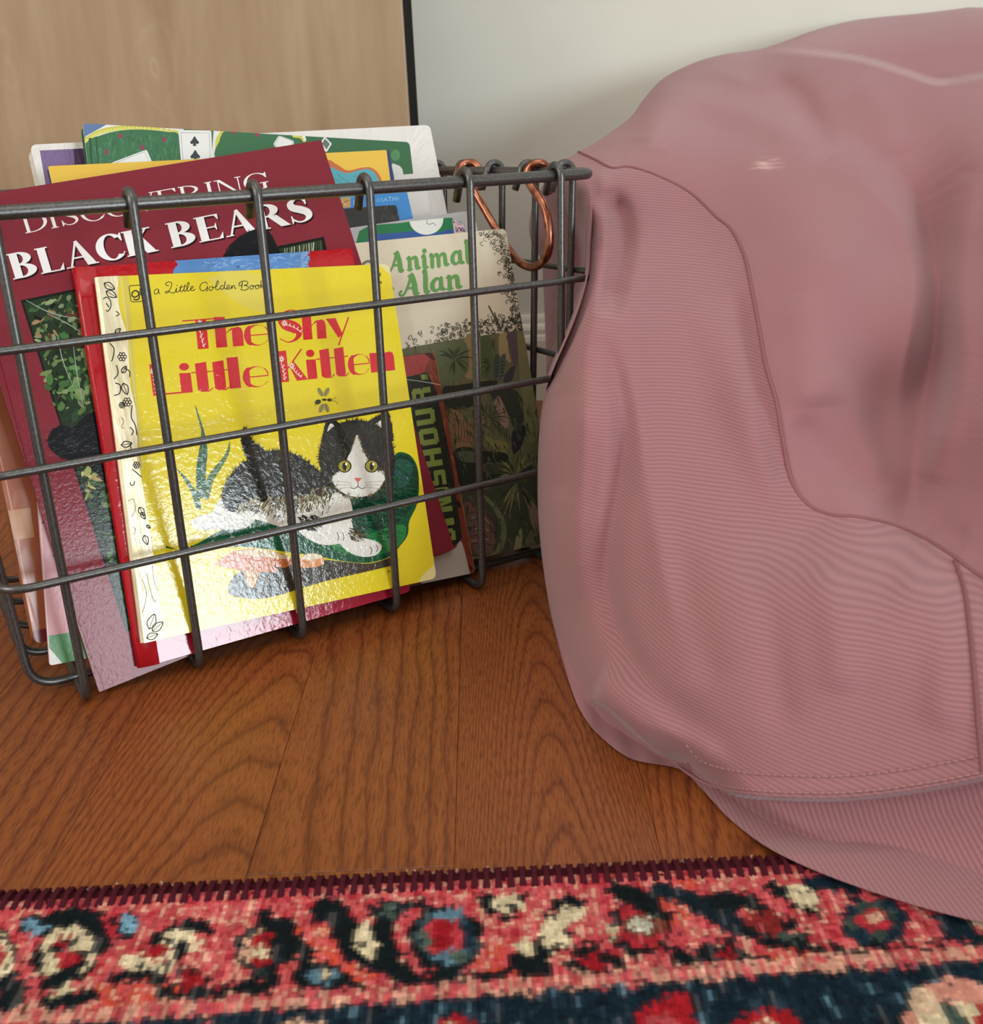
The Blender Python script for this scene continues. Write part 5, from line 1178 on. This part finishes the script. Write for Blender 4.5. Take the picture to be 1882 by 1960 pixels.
# mesh: one quad per stitch, tufts of uneven height
hz = RZ + rg.normal(0, .00022, (NY + 1, NX + 1)); hz[0, :] = RZ * .8
vx = X0 + np.arange(NX + 1) * CS; vy = np.arange(NY + 1) * CS + BW * .55
VX, VY = np.meshgrid(vx, vy)
VV = np.stack([ea.x + ex.x * VX + ey.x * VY, ea.y + ex.y * VX + ey.y * VY, hz], -1).reshape(-1, 3)
rug = empty('rug', Matrix.Translation((ea.x + .2, ea.y - .15, 0)))
tag(rug, 'red, cream and navy patterned rug with a maroon serged edge on the oak floor', 'rug')
VV[:, 0] -= ea.x + .2; VV[:, 1] -= ea.y - .15
ii, jj = np.meshgrid(np.arange(NY), np.arange(NX), indexing='ij'); a = (ii * (NX + 1) + jj).ravel()
Fq = np.stack([a, a + NX + 1, a + NX + 2, a + 1], -1)
me = bpy.data.meshes.new('rug_field')
me.vertices.add(len(VV)); me.vertices.foreach_set('co', VV.astype(np.float32).ravel())
me.loops.add(Fq.size); me.loops.foreach_set('vertex_index', Fq.astype(np.int32).ravel())
me.polygons.add(len(Fq)); me.polygons.foreach_set('loop_start', np.arange(0, Fq.size, 4, dtype=np.int32)); me.polygons.foreach_set('loop_total', np.full(len(Fq), 4, np.int32))
me.update(calc_edges=True); me.validate()
ca = me.color_attributes.new('paint', 'FLOAT_COLOR', 'CORNER')
# the print bleeds a little from stitch to stitch
cb = col.copy(); cb[:, 1:] += col[:, :-1] * .16; cb[:, :-1] += col[:, 1:] * .16; cb[1:] += col[:-1] * .10; cb[:-1] += col[1:] * .10
wt = np.ones((NY, NX)); wt[:, 1:] += .16; wt[:, :-1] += .16; wt[1:] += .10; wt[:-1] += .10; cb /= wt[..., None]
arr = np.ones((len(Fq), 4, 4), np.float32); arr[:, :, :3] = cb.reshape(-1, 1, 3)
ca.data.foreach_set('color', arr.ravel())
def rug_nodes(nt, b):
    at = N(nt, 'ShaderNodeAttribute', attribute_name='paint'); L(nt, at.outputs['Color'], b.inputs['Base Color'])
    n = N(nt, 'ShaderNodeTexNoise', i_Scale=900.0, i_Detail=2.0); L(nt, objco(nt, (1, .35, 1)), n.inputs['Vector']); bump(nt, b, n.outputs[0], 0.8, 0.002)
m_rug = mat('woven_rug', rough=0.9, spec=0.1, build=rug_nodes)
link('rug_field', me, m_rug, rug)
rinv = rug.matrix_world.inverted()
# serged edge: a cord overcast with thick maroon thread
m_bind = mat('maroon_yarn', rgb(82, 22, 36), 0.8, spec=0.15, build=lambda nt, b: bump(nt, b, N(nt, 'ShaderNodeTexNoise', i_Scale=1200.0).outputs[0], 0.6, 0.001))
V = []; F = []
rb = random.Random(2)
x = X0
while x < X0 + NX * CS:
    for s in (0, 1):                                                    # zigzag: one thread out, one back
        P = []
        for k in range(7):
            t = k / 6; a = PI * t
            yy = BW * .62 - math.cos(a) * BW * .62 * (1 if s else 1); zz = .0014 + math.sqrt(max(0, math.sin(a))) * (RZ - .0006)
            xx = x + (t if s else 1 - t) * .0023 + rb.uniform(-.0001, .0001)
            P.append(rinv @ (ea + ex * xx + ey * yy + Vector((0, 0, zz - ea.z))))
        v, f = tube_vf(P, [.0006, .0008, .00095, .001, .00095, .0008, .0006], 6); b_ = len(V); V += v; F += [tuple(i + b_ for i in q_) for q_ in f]
    x += .0046
o = mesh_from('binding', V, F, m_bind, rug, True); o['label'] = 'maroon zigzag serged edge'
prof_ = [(.0002, .0004), (.0004, .0022), (.0014, .0036), (.0035, .0042), (.0065, .0043), (.0092, .0043), (.0108, .0040)]
V2_ = []; F2_ = []
for xx in (X0, X0 + NX * CS):
    for y_, z_ in prof_: V2_.append(rinv @ (ea + ex * xx + ey * y_ + Vector((0, 0, z_ - ea.z))))
m__ = len(prof_)
for i in range(m__ - 1): F2_.append((i, m__ + i, m__ + i + 1, i + 1))
mesh_from('edge_cord', V2_, F2_, m_bind, rug, True)
# a few pale fibre ends caught in the stitching
V = []; F = []
for k in range(70):
    xx = rb.uniform(-.05, .36); p = ea + ex * xx + ey * rb.uniform(.0002, .0025) + Vector((0, 0, .0035 - ea.z)); d = Vector((rb.uniform(-1, 1), rb.uniform(.2, 1), rb.uniform(.3, 1))) * rb.uniform(.0006, .0015)
    v, f = tube_vf([rinv @ p, rinv @ (p + d)], .00024, 5); b_ = len(V); V += v; F += [tuple(i + b_ for i in q_) for q_ in f]
m_fib = mat('pale_fibre', rgb(196, 180, 176), 0.9, build=lambda nt, b: bump(nt, b, N(nt, 'ShaderNodeTexNoise', i_Scale=900.0).outputs[0], 0.3))
o = mesh_from('loose_fibres', V, F, m_fib, rug); o['kind'] = 'stuff'
# ------------------------------------------------------------------ big pink twill floor cushion
OUT = [(1882, 14), (1820, 19), (1760, 26), (1690, 32), (1630, 40), (1560, 58), (1500, 80), (1450, 95), (1390, 103), (1330, 120), (1270, 150), (1232, 190), (1205, 226), (1150, 266), (1110, 290), (1075, 310), (1042, 350), (1021, 390), (1013, 430), (1018, 465), (1036, 500), (1041, 560), (1044, 640), (1046, 700), (1044, 745),
       (1036, 790), (1031, 850), (1029, 930), (1032, 1010), (1042, 1100), (1060, 1200), (1094, 1320), (1120, 1375), (1152, 1412), (1210, 1453), (1300, 1472), (1345, 1512), (1400, 1570), (1480, 1628), (1600, 1682), (1750, 1732), (1882, 1766),
       (2060, 1800), (2240, 1800), (2420, 1730), (2540, 1560), (2600, 1300), (2610, 1000), (2570, 700), (2480, 420), (2340, 210), (2180, 90), (2030, 30)]
OUTP = np.array(cat(OUT, 6, True))
CTRL = [(1110, 300, .72), (1150, 330, .675), (1200, 240, .76), (1250, 260, .71), (1270, 160, .83), (1450, 104, .84), (1360, 230, .75), (1450, 300, .68), (1600, 180, .74), (1700, 240, .71), (1882, 160, .74), (1882, 300, .65), (2050, 200, .70), (2200, 300, .64),
        (1180, 400, .645), (1140, 520, .592), (1300, 400, .66), (1160, 620, .565), (1300, 560, .605), (1450, 450, .625), (1600, 500, .585), (1740, 480, .62), (1850, 600, .535), (2050, 600, .50), (2300, 600, .52),
        (1060, 760, .575), (1120, 800, .54), (1250, 760, .55), (1400, 700, .565), (1550, 750, .53), (1740, 760, .565), (1860, 800, .50), (2050, 900, .455), (2350, 900, .47),
        (1050, 950, .565), (1120, 1000, .53), (1250, 960, .513), (1400, 950, .51), (1530, 980, .513), (1650, 960, .505), (1740, 985, .515), (1850, 1000, .478), (1860, 1100, .455), (2050, 1150, .42),
        (1075, 1180, .545), (1150, 1200, .508), (1280, 1150, .475), (1450, 1130, .455), (1600, 1120, .447), (1750, 1120, .440), (1150, 1330, .492), (1280, 1320, .450), (1450, 1320, .428), (1650, 1320, .412), (1850, 1320, .400), (2100, 1350, .38),
        (1250, 1430, .468), (1400, 1450, .428), (1600, 1460, .405), (1800, 1440, .392), (1450, 1560, .416), (1600, 1600, .398), (1800, 1620, .380), (1880, 1700, .368), (2100, 1600, .362), (2300, 1500, .37), (2450, 1300, .41), (2350, 300, .62), (2450, 700, .55)]
cp = np.array([(x / 1000, y / 1000) for x, y, d in CTRL]); cdv = np.array([d for *_, d in CTRL])
def tps(r2): return np.where(r2 > 1e-12, r2 * np.log(np.maximum(r2, 1e-12)) * .5, 0)
K_ = tps(((cp[:, None] - cp[None]) ** 2).sum(-1)) + np.eye(len(cp)) * 2e-3
P_ = np.hstack([np.ones((len(cp), 1)), cp]); A_ = np.block([[K_, P_], [P_.T, np.zeros((3, 3))]])
wts = np.linalg.solve(A_, np.concatenate([cdv, np.zeros(3)]))
def seg_dist(X, Y, pts, sm=5, closed=False):
    """distance to a polyline, and which side of it (positive to the right of travel)"""
    P = np.array(cat(pts, sm, closed)) if sm else np.array(pts)
    if closed: P = np.vstack([P, P[:1]])
    T = np.gradient(P, axis=0)
    if closed: T[0] = T[-1] = P[1] - P[-2]
    T /= np.linalg.norm(T, axis=1)[:, None] + 1e-9
    best = np.full(X.shape, 1e9); sgn = np.zeros(X.shape); par = np.zeros(X.shape)
    n = len(P) - 1
    for i, (a, b) in enumerate(zip(P[:-1], P[1:])):
        d = b - a; L2 = d @ d + 1e-9
        t = np.clip(((X - a[0]) * d[0] + (Y - a[1]) * d[1]) / L2, 0, 1)
        vx, vy = X - a[0] - t * d[0], Y - a[1] - t * d[1]
        q = vx ** 2 + vy ** 2
        m = q < best; tx, ty = T[i, 0] * (1 - t) + T[i + 1, 0] * t, T[i, 1] * (1 - t) + T[i + 1, 1] * t
        best = np.where(m, q, best); sgn = np.where(m, np.sign(tx * vy - ty * vx), sgn); par = np.where(m, (i + t) / n, par)
    return np.sqrt(best), sgn, par
def sst(a, b, x):
    t = np.clip((x - a) / (b - a), 0, 1); return t * t * (3 - 2 * t)
SEAM = [(1108, 291), (1140, 306), (1172, 322), (1205, 320), (1255, 335), (1320, 368), (1372, 416), (1400, 440), (1425, 490), (1440, 560), (1455, 640), (1466, 700), (1486, 770), (1498, 840), (1515, 920), (1545, 965), (1590, 986), (1640, 990), (1700, 1002), (1760, 1026), (1820, 1062), (1882, 1106), (1980, 1150), (2140, 1180), (2330, 1170), (2540, 1090)]
HEM = [(1296, 1468), (1345, 1500), (1420, 1520), (1520, 1527), (1620, 1527), (1740, 1514), (1882, 1488), (2080, 1440), (2300, 1330), (2580, 1150)]
FRONT_EDGE = [(1088, 285), (1118, 330), (1134, 400), (1131, 470), (1127, 525), (1112, 582), (1090, 640), (1063, 700), (1046, 745), (1036, 795)]
FOLDS = [([(1160, 360), (1186, 415), (1192, 470), (1180, 530), (1160, 610)], 25, .019), ([(1150, 330), (1160, 400), (1150, 480)], 14, -.004),
         ([(1152, 640), (1180, 720), (1196, 800), (1190, 900), (1172, 1010), (1165, 1120), (1190, 1220), (1240, 1310)], 22, .0085), ([(1190, 700), (1220, 800), (1245, 930), (1265, 1060), (1290, 1200)], 26, -.004), ([(1085, 720), (1075, 850), (1072, 960)], 18, .005), ([(1120, 700), (1115, 850), (1105, 1000), (1110, 1150)], 22, -.005),
         ([(1310, 520), (1385, 680), (1430, 800), (1490, 930), (1560, 1010)], 52, -.008), ([(1405, 560), (1440, 700), (1475, 830), (1510, 940)], 18, .006),
         ([(1440, 1040), (1468, 1150), (1490, 1300), (1500, 1400)], 34, .0024), ([(1300, 1050), (1330, 1180), (1370, 1320)], 36, .0022), ([(1560, 1080), (1600, 1200), (1610, 1330)], 40, -.003), ([(1700, 1090), (1690, 1200)], 44, .0016),
         ([(1235, 178), (1330, 185), (1430, 215), (1540, 262), (1680, 332)], 30, -.004), ([(1255, 200), (1400, 245), (1500, 290)], 30, .003), ([(1290, 146), (1370, 138), (1440, 160)], 14, -.003),
         ([(1470, 150), (1530, 190), (1560, 250), (1590, 300)], 30, .009), ([(1640, 150), (1680, 200), (1720, 300)], 40, -.006),
         ([(1858, 330), (1842, 450), (1836, 580), (1840, 700), (1812, 820), (1772, 920)], 34, -.013), ([(1800, 520), (1806, 640), (1790, 760), (1758, 900), (1740, 985)], 26, .007),
         ([(1580, 700), (1640, 800), (1690, 930)], 26, -.004), ([(1520, 800), (1600, 880), (1680, 960)], 30, .004),
         ([(1150, 283), (1200, 262), (1260, 268)], 9, -.0016), ([(1190, 300), (1230, 282), (1280, 285)], 8, -.0014), ([(1530, 560), (1560, 680), (1570, 780)], 50, -.004), ([(1780, 1010), (1850, 1040)], 30, .004),
         ([(1800, 1100), (1810, 1250), (1805, 1400)], 40, -.003), ([(1380, 1530), (1500, 1590), (1640, 1640)], 30, -.004)]
FP = np.array([*FW]); RP = np.array([*RT]); UPn = np.array([*UP])
def rays(X, Y): return RP * ((X - 941) / FPX)[..., None] - UPn * ((Y - 980) / FPX)[..., None] + FP
def floor_depth(X, Y, z=0.0012):
    """how far the floor lies, or the rug where there is rug"""
    d = rays(X, Y); dz = np.minimum(d[..., 2], -1e-4)
    a = (z - CAMZ) / dz; b = (z + RZ + .0012 - CAMZ) / dz
    px_, py_ = d[..., 0] * a - ea.x, d[..., 1] * a - ea.y
    k = sst(-.016, -.002, px_ * ey.x + py_ * ey.y)
    return np.where(d[..., 2] < -1e-4, a * (1 - k) + b * k, 9.0)
def bag_depth(X, Y, edge=True):
    X = np.asarray(X, float); Y = np.asarray(Y, float)
    q = np.stack([X / 1000, Y / 1000], -1)
    D = wts[-3] + wts[-2] * q[..., 0] + wts[-1] * q[..., 1]
    for i in range(len(cp)): D = D + wts[i] * tps((q[..., 0] - cp[i, 0]) ** 2 + (q[..., 1] - cp[i, 1]) ** 2)
    for pts, sg, am in FOLDS:
        d, _, t = seg_dist(X, Y, pts, 4)
        D = D + am * np.exp(-(d / sg) ** 2) * np.minimum(1, np.minimum(t, 1 - t) * 5 + .15)
    # the upper panel's roll, which hides the hollow behind and to the right of it
    d, s, t = seg_dist(X, Y, [(1190, 190), (1245, 168), (1330, 180), (1430, 212), (1540, 262), (1640, 305), (1695, 345), (1738, 400), (1762, 470), (1773, 550), (1766, 640), (1750, 730), (1738, 820), (1732, 910)], 4)
    am_ = (.010 + .030 * sst(.35, .62, t)) * sst(0, .15, t) * sst(1.0, .72, t); wd_ = 46 - 17 * sst(.35, .6, t)
    sd_ = -s * d
    D = D + am_ * sst(-1, 1, sd_ / wd_) * np.exp(-(np.maximum(sd_, 0) / 170) ** 2)
    # lobe rising behind the top ridge
    d, s, t = seg_dist(X, Y, [(1380, 96), (1450, 100), (1560, 108), (1650, 120), (1740, 148), (1800, 164), (1882, 152), (2000, 140), (2200, 170)], 4)
    D = D + np.where(s < 0, sst(0, 15, d), 0) * np.where(Y < 260, .09, 0) * sst(1420, 1740, X)
    # the front roll hides the part pushed back behind the basket
    fe = np.array(cat(FRONT_EDGE, 8)); xe = np.interp(Y, fe[:, 1], fe[:, 0]); t = np.clip((Y - 285) / 510, 0, 1)
    left = X < xe; d = np.abs(X - xe) * .88
    soft = lerp_a(64, 20, sst(.10, .42, t))
    lob = .80 - .10 * sst(420, 300, Y) + .06 * sst(1100, 1020, X)
    wl = np.where(left & (Y < 800), sst(0, 1, d / soft), 0) * sst(280, 340, Y) * sst(756, 716, Y)
    D = D * (1 - wl) + np.maximum(lob, D) * wl
    k = np.clip(1 - d / 46, 0, 1); D = D + np.where(left, 0, .035 * (1 - np.sqrt(np.maximum(1 - k * k, 0)))) * sst(.18, .36, t) * sst(756, 716, Y)
    # lapped seam, hem and tuck
    d, s, t = seg_dist(X, Y, SEAM, 4); sg_ = sst(-5, 5, s * d); D = D - .0012 * np.exp(-(d / 60) ** 2) * sg_ + .0006 * np.exp(-(d / 10) ** 2) * (1 - sg_)
    d, s, t = seg_dist(X, Y, HEM, 4); D = D + np.where(s > 0, .011 * sst(0, 9, d) + .004 * sst(9, 60, d), 0) * (X > 1285) - .0018 * np.exp(-(d / 30) ** 2) * (s < 0)
    d, s, t = seg_dist(X, Y, [(1128, 1335), (1165, 1352), (1215, 1398), (1262, 1442), (1305, 1474)], 4); D = D + (np.where(s > 0, .02 * sst(0, 8, d), 0) * (X < 1330) * (Y > 1330) - np.where(s <= 0, .016 * np.exp(-(d / 70) ** 2), .016)) * sst(0, .15, t) * sst(110, 40, d)
    if edge:
        d, s, t = seg_dist(X, Y, OUT, 4, True)
        k = np.clip(1 - d / 75, 0, 1); D = D + .075 * (1 - np.sqrt(np.maximum(1 - k * k, 0)))
    return np.minimum(D, floor_depth(X, Y))
def lerp_a(a, b, t): return a + (b - a) * t
# rows of the surface
ymin, ymax = OUTP[:, 1].min() + .6, OUTP[:, 1].max() - .6
NR, NC = 560, 340
rows = np.linspace(ymin, ymax, NR)
pl = np.vstack([OUTP, OUTP[:1]])
NA = 40; fe_ = np.array(cat(FRONT_EDGE, 8)); tt = np.linspace(0, 1, NC - NA); tt = .55 * tt ** 1.25 + .45 * (1 - (1 - tt) ** 1.6); tt = (tt - tt[0]) / (tt[-1] - tt[0])
XX = np.zeros((NR, NC)); YY = np.repeat(rows[:, None], NC, 1)
for i, y in enumerate(rows):
    c_ = []
    for a, b in zip(pl[:-1], pl[1:]):
        if (a[1] > y) != (b[1] > y): c_.append(a[0] + (y - a[1]) / (b[1] - a[1]) * (b[0] - a[0]))
    xl, xr = min(c_), max(c_); xs_ = max(float(np.interp(y, fe_[:, 1], fe_[:, 0])), xl + 3)
    XX[i, :NA] = xl + (xs_ - xl) * np.linspace(0, 1, NA, endpoint=False); XX[i, NA:] = xs_ + (xr - xs_) * tt
# rows with dips in the outline: keep points inside
DD = bag_depth(XX, YY)
front = np.array([*CAM]) + rays(XX, YY) * DD[..., None]
de, _, _ = seg_dist(XX, YY, OUT, 4, True)
BD = DD + .19 * (1 - np.exp(-de / 120.0))
dr = rays(XX, YY); BD = np.minimum(BD, (WALLY - .05) / np.maximum(dr[..., 1], .1)); BD = np.minimum(BD, floor_depth(XX, YY, .0008)); BD = np.maximum(BD, DD + 1e-5)
back = np.array([*CAM]) + rays(XX, YY) * BD[..., None]
def twill(name, dvec, pitch, depth=1.0, rub=None, tint=1.0):
    def f(nt, b):
        tc = N(nt, 'ShaderNodeTexCoord'); dt = N(nt, 'ShaderNodeVectorMath', operation='DOT_PRODUCT'); L(nt, tc.outputs['Object'], dt.inputs[0])
        l = math.sqrt(sum(x * x for x in dvec)); dt.inputs[1].default_value = [x / l for x in dvec]
        n0 = N(nt, 'ShaderNodeTexNoise', i_Scale=7.0, i_Detail=1.0); L(nt, tc.outputs['Object'], n0.inputs['Vector'])
        ph_ = math_n(nt, 'ADD', math_n(nt, 'MULTIPLY', dt.outputs['Value'], 2 * PI / pitch), math_n(nt, 'MULTIPLY', n0.outputs[0], 1.6))
        s = math_n(nt, 'ADD', math_n(nt, 'MULTIPLY', math_n(nt, 'SINE', ph_), .5), .5)
        n1 = N(nt, 'ShaderNodeTexNoise', i_Scale=1300.0, i_Detail=2.0); L(nt, tc.outputs['Object'], n1.inputs['Vector'])
        n2 = N(nt, 'ShaderNodeTexNoise', i_Scale=6.0, i_Detail=3.0); L(nt, tc.outputs['Object'], n2.inputs['Vector'])
        hgt = math_n(nt, 'ADD', s, math_n(nt, 'MULTIPLY', n1.outputs[0], .7))
        c = ramp(nt, math_n(nt, 'ADD', math_n(nt, 'ADD', .275 * (1 - tint), math_n(nt, 'MULTIPLY', s, .55 * tint)), math_n(nt, 'MULTIPLY', n2.outputs[0], .45)), [(0.1, rgb(134, 90, 93)), (0.55, rgb(153, 105, 109)), (0.95, rgb(164, 115, 118))])
        co_ = c.outputs[0]
        if rub:                                              # a chalky rubbed patch
            ds = N(nt, 'ShaderNodeVectorMath', operation='DISTANCE'); L(nt, tc.outputs['Object'], ds.inputs[0]); ds.inputs[1].default_value = rub
            nz = N(nt, 'ShaderNodeTexNoise', i_Scale=260.0, i_Detail=3.0); mpp = N(nt, 'ShaderNodeMapping'); mpp.inputs['Scale'].default_value = (.25, .6, 1.6); L(nt, tc.outputs['Object'], mpp.inputs[0]); L(nt, mpp.outputs[0], nz.inputs['Vector'])
            k_ = math_n(nt, 'MULTIPLY', math_n(nt, 'MAXIMUM', 0.0, math_n(nt, 'SUBTRACT', 1.0, math_n(nt, 'DIVIDE', ds.outputs['Value'], .014))), math_n(nt, 'MAXIMUM', 0.0, math_n(nt, 'MULTIPLY', math_n(nt, 'SUBTRACT', nz.outputs[0], .42), 4.0)))
            co_ = mixc(nt, k_, co_, rgb(206, 170, 164))
        L(nt, co_, b.inputs['Base Color'])
        b.inputs['Sheen Weight'].default_value = 0.25; b.inputs['Sheen Roughness'].default_value = 0.5
        bump(nt, b, hgt, 0.35 * depth, 0.0009)
    return mat(name, rough=0.85, spec=0.15, build=f)
m_side = twill('pink_twill_side', (.12, .0, 1.0), .0015, .5, tint=.8); m_top = twill('pink_twill_top', (1.0, -.35, .55), .0014, .16, tint=.25, rub=tuple(np.array([*CAM]) + rays(np.array(1466.), np.array(314.)) * float(bag_depth([1466.], [314.])[0]) - np.array([.3, .6, 0]))); m_low = twill('pink_twill_base', (1.0, .1, .28), .0020, .55)
bag = empty('floor_cushion', Matrix.Translation((.3, .6, 0)))
tag(bag, 'large slouching dusty pink twill floor cushion beside the basket, partly on the rug', 'floor cushion')
off = np.array([.3, .6, 0])
def grid_part(name, V3, mask, m, flip=False):
    used = np.zeros((NR, NC), bool)
    used[:-1, :-1] |= mask; used[1:, :-1] |= mask; used[:-1, 1:] |= mask; used[1:, 1:] |= mask
    idx = np.full((NR, NC), -1); idx[used] = np.arange(used.sum())
    i, j = np.nonzero(mask)
    F = np.stack([idx[i, j], idx[i + 1, j], idx[i + 1, j + 1], idx[i, j + 1]], 1)
    if flip: F = F[:, ::-1]
    me = bpy.data.meshes.new(name); me.from_pydata((V3[used] - off).tolist(), [], F.tolist()); me.update()
    return link(name, me, m, bag, True)
cxm = (XX[:-1, :-1] + XX[1:, 1:]) / 2; cym = (YY[:-1, :-1] + YY[1:, 1:]) / 2
_, s_seam, t_seam = seg_dist(cxm, cym, SEAM, 4); _, s_hem, t_hem = seg_dist(cxm, cym, HEM, 4)
side_m = s_seam > 0
low_m = (s_hem > 0) & (cym > 1200) & (cxm > 1285)
side_m &= ~low_m; top_m = ~side_m & ~low_m
grid_part('side_panel', front, side_m, m_side); grid_part('top_panel', front, top_m, m_top); grid_part('base_panel', front, low_m, m_low)
grid_part('back_panel', back, np.ones((NR - 1, NC - 1), bool), m_side, True)
def on_bag(pts, lift=0.0, sm=8):
    P = np.array(cat(pts, sm)); d = bag_depth(P[:, 0], P[:, 1]) - lift
    return [tuple(p - off) for p in np.array([*CAM]) + rays(P[:, 0], P[:, 1]) * d[:, None]]
m_seam = mat('pink_seam', rgb(144, 96, 98), 0.85, spec=0.15, build=lambda nt, b: bump(nt, b, N(nt, 'ShaderNodeTexNoise', i_Scale=900.0).outputs[0], 0.5, 0.001))
v, f = tube_vf(on_bag(SEAM, .0002), .0011, 8); mesh_from('seam', v, f, m_seam, bag, True)
v, f = tube_vf(on_bag([(1828, 1074), (1846, 1130), (1856, 1200), (1866, 1300), (1874, 1400), (1882, 1478)], .0002), .0010, 8); mesh_from('seam', v, f, m_seam, bag, True)
v, f = tube_vf(on_bag([(x, y - 3) for x, y in HEM], .0), .0006, 8); mesh_from('hem', v, f, m_side, bag, True)
m_thread = mat('pink_thread', rgb(176, 128, 128), 0.7, build=lambda nt, b: bump(nt, b, N(nt, 'ShaderNodeTexNoise', i_Scale=900.0).outputs[0], 0.3))
for dy in (10, 42):
    P = on_bag([(x + (18 if i == 0 else 0), y - dy) for i, (x, y) in enumerate(HEM)], .0003, 60)
    V = []; F = []; acc = 0
    pts = [Vector(p) for p in P]; path = [pts[0]]; L_ = 0; cur = [pts[0]]
    for a, b_ in zip(pts[:-1], pts[1:]):
        L_ += (b_ - a).length; cur.append(b_)
        if L_ > .0026:
            v, f = tube_vf([cur[0], cur[len(cur) // 2], cur[int(len(cur) * .8)]], .00035, 5); k = len(V); V += v; F += [tuple(q_ + k for q_ in ff) for ff in f]; cur = [b_]; L_ = 0
    mesh_from('stitching', V, F, m_thread, bag, True)
